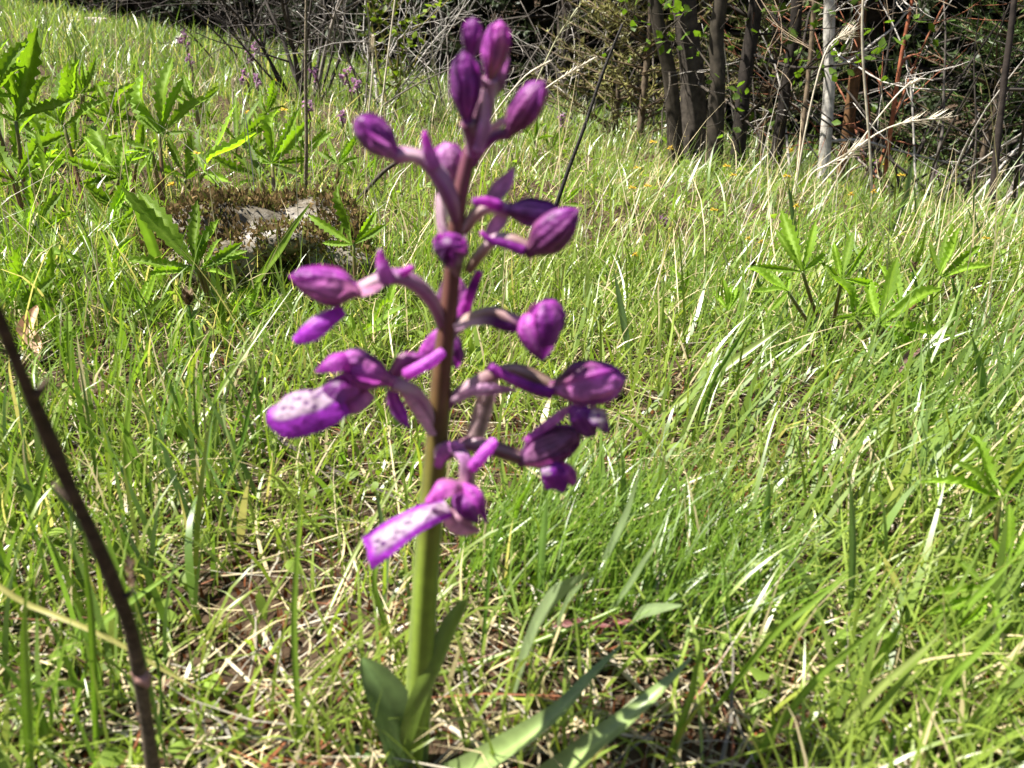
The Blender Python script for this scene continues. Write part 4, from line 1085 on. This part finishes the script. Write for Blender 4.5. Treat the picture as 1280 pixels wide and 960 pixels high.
# ------------------------------------------------------------------ small far orchids and yellow flowers
def tiny_petals(col, seed):
    rr = random.Random(seed); mb = MB()
    for k in range(9):
        d = Vector((rr.gauss(0, 1), rr.gauss(0, 1), rr.gauss(0.2, 0.8))).normalized()
        n = d.cross(Vector((rr.gauss(0, 1), rr.gauss(0, 1), rr.gauss(0, 1)))).normalized()
        f = rr.uniform(0.7, 1.3)
        sheet(mb, [d * 0.1, d * 0.6, d * 1.1], [0.12, 0.36, 0.05], n, lambda t, v: (col[0] * f, col[1] * f, col[2] * f), nu=4, nv=2, cup=0.4)
    return mb.mesh('petals', mat=M['petal'])
FARF = [tiny_petals((0.30, 0.18, 0.27), s) for s in range(3)]
for hx, hy, bx, by, fs in [(229, 46, 236, 92, 9), (236, 72, 240, 110, 5), (312, 66, 316, 112, 8), (306, 92, 310, 122, 8), (318, 98, 322, 125, 8), (322, 55, 326, 100, 6), (394, 90, 398, 130, 8), (432, 92, 438, 130, 9), (444, 104, 448, 140, 8),
                           (383, 130, 386, 165, 8), (425, 143, 428, 175, 7), (650, 146, 652, 175, 6), (702, 148, 704, 178, 8), (1076, 190, 1078, 225, 8), (1096, 205, 1098, 235, 7), (1172, 219, 1174, 250, 6), (830, 274, 832, 300, 6)]:
    g = G(bx, by + 6)
    top = P(hx, hy, g.y)
    if top.z < g.z + 0.02: top.z = g.z + 0.05
    t = thing('far_orchid', g, 'small pink-purple orchid in bloom far off in the meadow grass', 'orchid', 'small orchids in the far meadow')
    mb = MB(); r = msize(g, 1.6)
    tube(mb, [g, (g + top) / 2 + Vector((r * 2, 0, 0)), top], [r, r, r * 0.6], [(0.10, 0.13, 0.03), (0.12, 0.10, 0.04), (0.15, 0.06, 0.08)], 5, 3)
    mb.build('stem', M['stem'], t)
    for k in range(5):
        o = bpy.data.objects.new('flower', FARF[k % 3]); COL.objects.link(o); o.parent = t
        s = msize(g, fs * 0.55)
        o.location = top - g + Vector((RNG.uniform(-1.2, 1.2) * s, RNG.uniform(-0.6, 0.6) * s, -k * s * 0.75 + s))
        o.scale = (s, s, s * 0.8); o.rotation_euler = (RNG.uniform(0, 6), RNG.uniform(0, 6), RNG.uniform(0, 6))
YEL = [tiny_petals((0.62, 0.50, 0.05), s + 9) for s in range(2)]
for k in range(34):
    px, py = (RNG.uniform(760, 1260), RNG.uniform(210, 440)) if k < 26 else (RNG.uniform(60, 420), RNG.uniform(130, 330))
    g = G(px, py)
    t = thing('yellow_wildflower', g, 'tiny yellow wildflower dotted in the meadow grass', 'wildflower', 'tiny yellow wildflowers in the meadow')
    h = RNG.uniform(0.04, 0.075)
    mb = MB(); tube(mb, [g, g + Vector((0.003, 0, h * 0.6)), g + Vector((0.004, 0.002, h))], [0.0007, 0.0006, 0.0005], [(0.15, 0.2, 0.03)] * 3, 5, 3)
    mb.build('stem', M['stem'], t)
    o = bpy.data.objects.new('flower', YEL[k % 2]); COL.objects.link(o); o.parent = t
    o.location = (0.004, 0.002, h); s = msize(g, 4.6); o.scale = (s, s, s * 0.7)

# ------------------------------------------------------------------ dry grass heads
def seed_stalk(keys, label, head='spike', col=(0.62, 0.55, 0.42), hl=0.3, group=None, w=1.1, hw=5):
    pts = [P(a, b, Y) for a, b, Y in keys]
    b0 = pts[0]; b0.z = min(b0.z, hz(b0.x, b0.y) + 0.01)
    t = thing('dry_grass_stalk', b0, label, 'dry grass', group)
    mb = MB()
    tube(mb, pts, [msize(p, w) for p in pts], [col] * len(pts), 5, 5)
    mb.build('stem', M['straw'], t)
    path = crom([tuple(p) for p in pts], 10)
    k0 = int(len(path) * (1 - hl)); hp = path[k0:]
    mb = MB(); rr = random.Random(int(keys[0][0]))
    for i in range(110 if head == 'spike' else 60):
        u = rr.random(); c = Vector(hp[min(len(hp) - 1, int(u * len(hp)))])
        d = (Vector(hp[-1]) - Vector(hp[0])).normalized()
        s = d.cross(Vector((rr.gauss(0, 1), rr.gauss(0, 1), rr.gauss(0, 1)))).normalized()
        wd = msize(c, hw) * math.sin(math.pi * (0.1 + 0.85 * u))
        if head == 'spike':
            e = c + s * wd * 0.7 + d * wd * 1.6; r = wd * 0.16
        else:
            e = c + s * wd * 2.2 + d * wd * 3.2; r = wd * 0.10
        q = d.cross(s) * r
        m = (c + e) / 2
        mb.add([c, m + q, e, m - q], [(0, 1, 2, 3)], [col] * 4)
    mb.build('seed_head', M['straw'], t)
seed_stalk([(560, 330, 1.0), (600, 205, 1.0), (665, 128, 1.0), (690, 105, 1.0), (744, 72, 1.0)], 'dry grass stalk with a white fluffy spike pointing away behind the orchid buds', hl=0.26, hw=6)
seed_stalk([(560, 300, 1.1), (590, 190, 1.1), (648, 104, 1.1), (688, 76, 1.1)], 'shorter dry grass stalk with a pale spike just above the fluffy white one', hl=0.22, hw=4)
seed_stalk([(455, 215, 1.2), (462, 130, 1.2), (466, 85, 1.2), (465, 45, 1.2)], 'upright dry grass stalk with a short white spike before the bare shrub', hl=0.25, hw=6)
seed_stalk([(292, 170, 1.3), (291, 120, 1.3), (292, 100, 1.3)], 'short pale dry spike standing in the meadow', hl=0.5, hw=5)
seed_stalk([(990, 300, 1.2), (1010, 225, 1.2), (1036, 205, 1.2), (1080, 180, 1.2)], 'dry grass stalk with a feathery bristled head before the orange trunk', 'awn', hl=0.4, hw=7)
seed_stalk([(960, 320, 1.25), (1040, 215, 1.25), (1110, 160, 1.25), (1190, 146, 1.25)], 'bent dry grass stalk with a feathery head over the dark trunks', 'awn', hl=0.3, hw=6)
seed_stalk([(985, 330, 1.3), (1000, 200, 1.3), (1030, 70, 1.3), (1062, 40, 1.3)], 'tall dry grass stalk with a bristled head across the white trunk', 'awn', hl=0.22, hw=6)
seed_stalk([(1000, 310, 1.2), (1060, 200, 1.2), (1120, 120, 1.2), (1148, 100, 1.2)], 'dry grass stalk with a narrow pale spike among the dead branches', hl=0.3, hw=5)
seed_stalk([(1092, 330, 1.2), (1088, 200, 1.2), (1078, 60, 1.2), (1080, -30, 1.2)], 'tall straight white dry stalk crossing the dead branches', hl=0.1, hw=2, w=1.6)
seed_stalk([(640, 260, 1.3), (650, 160, 1.3), (690, 60, 1.3), (722, 10, 1.3)], 'tall bristled grass stalk against the dark wood', 'awn', hl=0.35, hw=4, col=(0.35, 0.34, 0.2))
seed_stalk([(470, 200, 1.5), (480, 110, 1.5), (490, 30, 1.5), (496, -15, 1.5)], 'tall pale dry stalk beside the yellow-leaved shrub', hl=0.12, hw=3)

# ------------------------------------------------------------------ branching wood
def grow(mb, p, d, L, r, depth, rr, col, up=0.0, wob=0.25, kids=(3, 5), minr=0.0006, sides=5):
    n = 5
    pts, rad = [p], [r]
    q, dd = Vector(p), Vector(d).normalized()
    for i in range(n):
        dd = (dd + Vector((rr.gauss(0, wob), rr.gauss(0, wob), rr.gauss(0, wob) + up)) * 0.5).normalized()
        q = q + dd * (L / n)
        pts.append(Vector(q)); rad.append(max(minr, r * (1 - 0.75 * (i + 1) / n)))
    tube(mb, pts, rad, [col] * len(pts), sides if depth > 0 else 4, 2 if depth > 0 else 1)
    if depth > 0:
        for _ in range(rr.randint(*kids)):
            i = rr.randint(1, n - 1)
            base = pts[i].lerp(pts[i + 1], rr.random())
            ax = (pts[i + 1] - pts[i]).normalized()
            s = Vector((rr.gauss(0, 1), rr.gauss(0, 1), rr.gauss(0, 0.7))); s = (s - ax * s.dot(ax)).normalized()
            grow(mb, base, ax * rr.uniform(0.3, 1.0) + s, L * rr.uniform(0.3, 0.6), rad[i] * 0.55, depth - 1, rr, col, up, wob, kids, minr, sides)

def shrub(px, py, stems, H, spreadf, cols, label, seed, r=0.004, depth=2, dist=None, leaves=None, group=None, kids=(3, 5), dy=0, leanx=0.0):
    rr = random.Random(seed)
    g = G(px, py)
    if dist: g = on_ground(P(px, py, dist).x, dist)
    t = thing('leafy_shrub' if leaves else 'bare_shrub', g, label, 'shrub', group)
    for k in range(stems):
        mb = MB()
        o = Vector((rr.gauss(0, 0.05) * H, rr.gauss(0, 0.05) * H, -0.02))
        d = Vector((rr.gauss(leanx, spreadf), rr.gauss(0, spreadf), 1))
        c = rr.choice(cols); f = rr.uniform(0.7, 1.3)
        grow(mb, g + o, d, H * rr.uniform(0.7, 1.1), r * rr.uniform(0.6, 1.2), depth, rr, (c[0] * f, c[1] * f, c[2] * f), 0.05, 0.22, kids)
        s = mb.build('stem', M['wood'], t)
        if leaves:
            lm = MB(); V = [Vector(v) for v in mb.v]
            for _ in range(leaves):
                b = rr.choice(V)
                if b.z < g.z + 0.12 * H: continue
                dd = Vector((rr.gauss(0, 1), rr.gauss(0, 1), rr.gauss(0.2, 0.6))).normalized()
                nn = dd.cross(Vector((rr.gauss(0, 1), rr.gauss(0, 1), rr.gauss(0, 1)))).normalized()
                l = rr.uniform(0.012, 0.024); f = rr.uniform(0.7, 1.3)
                sheet(lm, [b, b + dd * l * 0.5, b + dd * l], [l * 0.08, l * 0.3, l * 0.03], nn, lambda t, v: (0.13 * f, 0.19 * f, 0.02 * f), nu=2, nv=2, fold=0.2)
            o = lm.build('foliage', M['leaf'], s)
    return t
GREYT = (0.15, 0.13, 0.11); DARKT = (0.05, 0.042, 0.035); PALET = (0.40, 0.37, 0.33); RUSTT = (0.22, 0.085, 0.045)
shrub(385, 158, 13, 0.55, 0.42, [DARKT, GREYT, DARKT], 'bare dark shrub with many thin stems in the meadow', 3, 0.0065, 2, dist=2.3)
shrub(320, 120, 7, 0.6, 0.5, [DARKT, GREYT], 'low bare shrub with sparse twigs at the edge of the wood', 4, 0.005, 2, dist=3.2)
shrub(470, 150, 9, 0.50, 0.8, [GREYT, PALET], 'sprawling grey shrub of dead twigs next to the dark bare shrub', 5, 0.004, 2, dist=2.2, leanx=0.4)
shrub(560, 150, 7, 0.50, 0.7, [GREYT, PALET], 'small bare shrub with pale crossing twigs behind the orchid top', 6, 0.004, 2, dist=2.6)
shrub(494, 120, 4, 0.42, 0.10, [(0.2, 0.17, 0.05)], 'slender young shrub with small yellow-green leaves', 7, 0.004, 1, dist=2.2, leaves=90)

# saplings: trunk, dead side branches and a leafy crown above
def sapling(keys, Y, col, label, seed, leaves=0, nb=8, blen=0.35, mat='wood', top=1.5, ribs=0.0, name='sapling', bcol=None, lz=0.25):
    rr = random.Random(seed)
    b = on_ground(P(keys[0][0], keys[0][1], Y).x, Y)
    pts = [b + Vector((0, 0, -0.03))] + [P(k[0], k[1], Y) for k in keys[1:]]
    rad = [msize(P(keys[0][0], keys[0][1], Y), keys[0][2] * 1.1)] + [msize(p, k[2]) for p, k in zip(pts[1:], keys[1:])]
    d = (pts[-1] - pts[-2]).normalized()
    e = pts[-1]
    for i in range(3):
        d = (d + Vector((rr.gauss(0, 0.08), rr.gauss(0, 0.08), 0.25))).normalized()
        e = e + d * (top / 3); pts.append(e); rad.append(rad[-1] * 0.72)
    t = thing(name, b, label, 'tree')
    mb = MB(); tube(mb, pts, rad, [col] * len(pts), 12, 6, ribs=ribs, nrib=5)
    tr = mb.build('trunk', M[mat], t)
    path = crom([tuple(p) for p in pts], 8)
    ends = []
    for k in range(nb):
        i = int(rr.uniform(0.08, 0.95) * (len(path) - 1)); q = Vector(path[i])
        mb = MB()
        grow(mb, q, Vector((rr.gauss(0, 1), rr.gauss(-0.2, 0.8), rr.gauss(0.35, 0.4))), blen * rr.uniform(0.5, 1.3), 0.0035 * rr.uniform(0.6, 1.4), 2, rr, bcol or col, 0.02, 0.28, (2, 4))
        mb.build('branch', M['wood'], t); ends += [Vector(v) for v in mb.v]
    if leaves:
        lm = MB()
        for q in path[len(path) // 3:]:
            ends += [Vector(q)] * 2
        for _ in range(leaves):
            p = rr.choice(ends) + Vector((rr.gauss(0, 0.03), rr.gauss(0, 0.03), rr.gauss(0, 0.03)))
            if p.z < b.z + lz and rr.random() < 0.85: continue
            dd = Vector((rr.gauss(0, 1), rr.gauss(0, 1), rr.gauss(0, 0.6))).normalized()
            nn = dd.cross(Vector((rr.gauss(0, 1), rr.gauss(0, 1), rr.gauss(0, 1)))).normalized()
            l = rr.uniform(0.014, 0.026); f = rr.uniform(0.6, 1.3)
            sheet(lm, [p, p + dd * l * 0.5, p + dd * l], [l * 0.1, l * 0.32, l * 0.03], nn, lambda t, v: (0.095 * f, 0.165 * f, 0.02 * f), nu=2, nv=2, fold=0.2)
        lm.build('crown', M['leaf'], t)
    return t
TRK = (0.045, 0.037, 0.027); TRD = (0.026, 0.021, 0.017)
sapling([(850, 190, 10), (838, 100, 9), (818, 0, 8)], 1.95, TRK, 'thin dark leaning sapling trunk, first of the clump by the meadow', 21, leaves=90, nb=6)
sapling([(870, 195, 16), (866, 100, 14), (856, 0, 13)], 2.0, (0.06, 0.05, 0.04), 'thickest sapling of the clump with rough scaly grey bark', 22, leaves=60, nb=6, ribs=0.12)
sapling([(893, 215, 12), (897, 100, 10), (901, 0, 9)], 1.7, TRK, 'straight brown sapling trunk with leafy shoots between two darker ones', 23, leaves=260, nb=9, lz=0.12)
sapling([(922, 210, 9), (930, 110, 9), (946, 0, 9)], 1.75, TRD, 'dark curved sapling trunk with green leaves near its top', 24, leaves=330, nb=10, lz=0.12)
sapling([(970, 190, 7), (985, 90, 7), (996, 0, 7)], 1.9, TRD, 'slender dark sapling behind the leafy ones', 25, leaves=120, nb=9)
sapling([(1036, 195, 7), (1037, 100, 7), (1037, 0, 7)], 1.8, (0.50, 0.47, 0.42), 'dead white barkless trunk standing upright among the dead branches', 26, nb=12, bcol=PALET)
sapling([(1056, 200, 6), (1068, 100, 7), (1078, 0, 6)], 1.95, (0.13, 0.068, 0.03), 'leaning orange-brown trunk beside the dead white trunk', 27, nb=9, bcol=RUSTT)
sapling([(1112, 205, 2.5), (1122, 100, 2.5), (1140, 0, 2)], 1.7, (0.30, 0.10, 0.05), 'thin reddish shoot with thorny twigs in the dead branches', 28, nb=10, bcol=RUSTT, blen=0.2, top=0.6)
sapling([(1250, 250, 4), (1252, 130, 4), (1268, 0, 3.5)], 1.2, (0.045, 0.035, 0.03), 'thin nearly black stem close before the dark wood', 29, nb=8, bcol=DARKT, blen=0.25, top=0.7)
sapling([(1000, 205, 3), (1010, 100, 3), (1018, 0, 3)], 1.85, (0.20, 0.15, 0.10), 'very thin brown sapling in front of the slender dark one', 30, nb=8, blen=0.3, top=0.8)

# heaps of dead brush
for i, (px, py, Y, n, H, cols, lab) in enumerate([
    (980, 190, 2.0, 5, 0.55, [GREYT, DARKT, PALET], 'tangle of grey dead twigs between the saplings'),
    (1090, 200, 1.9, 9, 0.62, [PALET, DARKT, RUSTT], 'dense heap of pale dead branches beside the orange trunk'),
    (1150, 215, 1.75, 9, 0.60, [PALET, DARKT, GREYT], 'bleached bare thorny bush before the dark trunks'),
    (1215, 230, 1.65, 5, 0.60, [PALET, DARKT, DARKT], 'bare grey bush with long arching twigs at the wood edge'),
    (1290, 230, 1.6, 6, 0.62, [DARKT, GREYT], 'dark bare bush at the end of the thicket'),
    (740, 140, 2.9, 7, 0.6, [DARKT, GREYT, PALET], 'thin bare bush standing before the dark wood'),
    (800, 150, 2.6, 7, 0.6, [GREYT, DARKT], 'low bush of crossing bare twigs by the scaly sapling'),
    (640, 120, 3.4, 6, 0.6, [DARKT, GREYT], 'sparse bare bush in the gap behind the orchid tip')]):
    shrub(px, py, n, H, 0.55, cols, lab, 60 + i, 0.0042, 2, dist=Y, kids=(2, 3))

# ------------------------------------------------------------------ the conifer wood
def conifer_variant(seed, H, tint, low):
    rr = random.Random(seed); q = np.random.default_rng(seed)
    tb = MB()
    tube(tb, [(0, 0, -0.1), (0.02, 0, 0.5), (0, 0.03, H * 0.5), (0.02, 0, H)], [0.085, 0.07, 0.045, 0.008], [(0.05, 0.04, 0.032)] * 4, 9, 4, ribs=0.06)
    bb = MB(); segs = []
    z = 0.15
    while z < H - 0.2:
        f = z / H
        for k in range(rr.randint(4, 6)):
            a = rr.uniform(0, 6.283); L = (1.05 * (1 - f) + 0.15) * rr.uniform(0.6, 1.15)
            live = z > low or rr.random() < 0.55
            d = Vector((math.cos(a), math.sin(a), -0.12 + 0.35 * f))
            p0 = Vector((0, 0, z)); p1 = p0 + d * L * 0.55; p2 = p0 + d * L + Vector((0, 0, -0.10 * L))
            tube(bb, [p0, p1, p2], [0.010, 0.006, 0.002], [(0.05, 0.042, 0.036)] * 3, 4, 2)
            for _ in range(4 if live else 1):
                t = rr.uniform(0.25, 0.95); c = p0.lerp(p2, t)
                s = Vector((-d.y, d.x, 0)) * rr.choice((-1, 1)) + d * 0.5 + Vector((0, 0, rr.uniform(-0.3, 0.1)))
                e = c + s * L * 0.35 * rr.uniform(0.4, 1)
                tube(bb, [c, e], [0.004, 0.0015], [(0.05, 0.042, 0.036)] * 2, 3, 1)
                if live: segs.append((c, e))
            if live: segs.append((p1, p2)); segs.append((p0.lerp(p1, 0.5), p1))
        z += 0.17 if z < 1.2 else 0.32
    A = np.array([s[0] for s in segs]); Bq = np.array([s[1] for s in segs])
    nper = 40
    u = q.uniform(0, 1, (len(segs), nper, 1))
    c = (A[:, None] * (1 - u) + Bq[:, None] * u).reshape(-1, 3)
    dirs = np.repeat((Bq - A) / (np.linalg.norm(Bq - A, axis=1)[:, None] + 1e-9), nper, 0)
    n = len(c)
    d = dirs * 0.7 + q.normal(0, 0.65, (n, 3)); d /= np.linalg.norm(d, axis=1)[:, None]
    l = q.uniform(0.03, 0.06, (n, 1)) * (1 + 1.6 * (c[:, 2:3] > 1.1))  # unseen upper needles made larger and wider to shade the wood below
    s = np.cross(d, q.normal(0, 1, (n, 3))); s /= np.linalg.norm(s, axis=1)[:, None]
    w = l * (0.13 + 0.12 * (c[:, 2:3] > 1.1))
    V = np.stack([c, c + d * l * 0.5 + s * w, c + d * l, c + d * l * 0.5 - s * w], 1).reshape(-1, 3)
    quads = (np.arange(n) * 4)[:, None] + np.arange(4)
    Cc = np.repeat(np.array(tint) * q.uniform(0.6, 1.4, (n, 1)), 4, 0)
    cr = fast_mesh('crown', V, quads, np.zeros((0, 3), int), Cc, M['needle'])
    me = cr.data; bpy.data.objects.remove(cr)
    return tb.mesh('trunk', mat=M['wood']), bb.mesh('branches', mat=M['wood']), me
VAR = [conifer_variant(101, 4.6, (0.026, 0.040, 0.013), 0.35), conifer_variant(102, 5.4, (0.024, 0.038, 0.014), 0.5), conifer_variant(103, 4.0, (0.030, 0.042, 0.012), 0.3)]
def conifer(x, y, v, s, label, group):
    g = on_ground(x, y)
    t = thing('conifer', g, label, 'tree', group)
    t.rotation_euler.z = RNG.uniform(0, 6.28); t.scale = (s, s, s)
    for nm, me in zip(('trunk', 'branches', 'crown'), VAR[v]):
        o = bpy.data.objects.new(nm, me); COL.objects.link(o); o.parent = t
        if nm != 'trunk': o['kind'] = 'stuff'
# the edge of the wood runs from near on one side to far up the slope on the other
E0, E1 = Vector((2.9, 1.9)), Vector((-5.2, 9.6))
tn = (E1 - E0).normalized(); nm_ = Vector((-tn.y, tn.x)); nm_ = nm_ if nm_.y > 0 else -nm_
for row, (off, sp) in enumerate(((0.75, 0.85), (1.5, 0.95), (2.5, 1.1), (3.8, 1.4))):
    s = -2.0
    while s < (E1 - E0).length + 4:
        p = E0 + tn * s + nm_ * (off + RNG.uniform(-0.3, 0.3))
        conifer(p.x, p.y, RNG.choice((0, 1, 2) if row == 0 else (0, 1)), RNG.uniform(0.85, 1.2),
                'dark conifer in the front row of the wood behind the meadow' if row == 0 else 'dark conifer standing deeper inside the shady wood',
                'conifers at the wood edge' if row == 0 else 'conifers inside the wood')
        s += sp * RNG.uniform(0.75, 1.3)
# a young pine by the saplings, sunlight put into its tint, and a low green bough plant
py_ = MB()
def young_pine(px, Y, H, tint, label, seed):
    rr = random.Random(seed); g = on_ground(P(px, 150, Y).x, Y)
    t = thing('young_pine', g, label, 'tree')
    mb = MB(); tube(mb, [g, g + Vector((0.01, 0, H * 0.5)), g + Vector((0, 0, H))], [0.012, 0.008, 0.003], [(0.12, 0.09, 0.06)] * 3, 7, 4); mb.build('trunk', M['wood'], t)
    mb = MB()
    for k in range(80):
        z = rr.uniform(0.06, 0.97) * H; a = rr.uniform(0, 6.283); L = 0.26 * (1.1 - z / H) + 0.06
        p0 = g + Vector((0, 0, z)); d = Vector((math.cos(a), math.sin(a), rr.uniform(0.1, 0.6)))
        tube(mb, [p0, p0 + d * L], [0.003, 0.0015], [(0.14, 0.1, 0.06)] * 2, 4, 1)
        for j in range(60):
            c = p0 + d * L * rr.uniform(0.2, 1); dd = (d * 0.6 + Vector((rr.gauss(0, 0.7), rr.gauss(0, 0.7), rr.gauss(0.2, 0.6)))).normalized()
            l = rr.uniform(0.015, 0.03); s = dd.cross(Vector((rr.gauss(0, 1), rr.gauss(0, 1), rr.gauss(0, 1)))).normalized() * l * 0.09; f = rr.uniform(0.6, 1.4)
            mb.add([c - s, c + s, c + dd * l], [(0, 1, 2)], [(tint[0] * f, tint[1] * f, tint[2] * f)] * 3)
    mb.build('crown', M['needle'], t)
young_pine(800, 2.35, 0.65, (0.20, 0.19, 0.055), 'young yellow-green pine, its tint brightened like sunlight, behind the scaly sapling', 1)
young_pine(768, 2.7, 0.6, (0.14, 0.14, 0.04), 'small pale pine next to the brightly tinted young pine', 2)
young_pine(1235, 2.0, 0.5, (0.07, 0.12, 0.025), 'young green pine in the shade at the end of the thicket', 3)
young_pine(955, 2.5, 0.55, (0.08, 0.10, 0.025), 'low olive-green pine showing between the sapling trunks', 4)
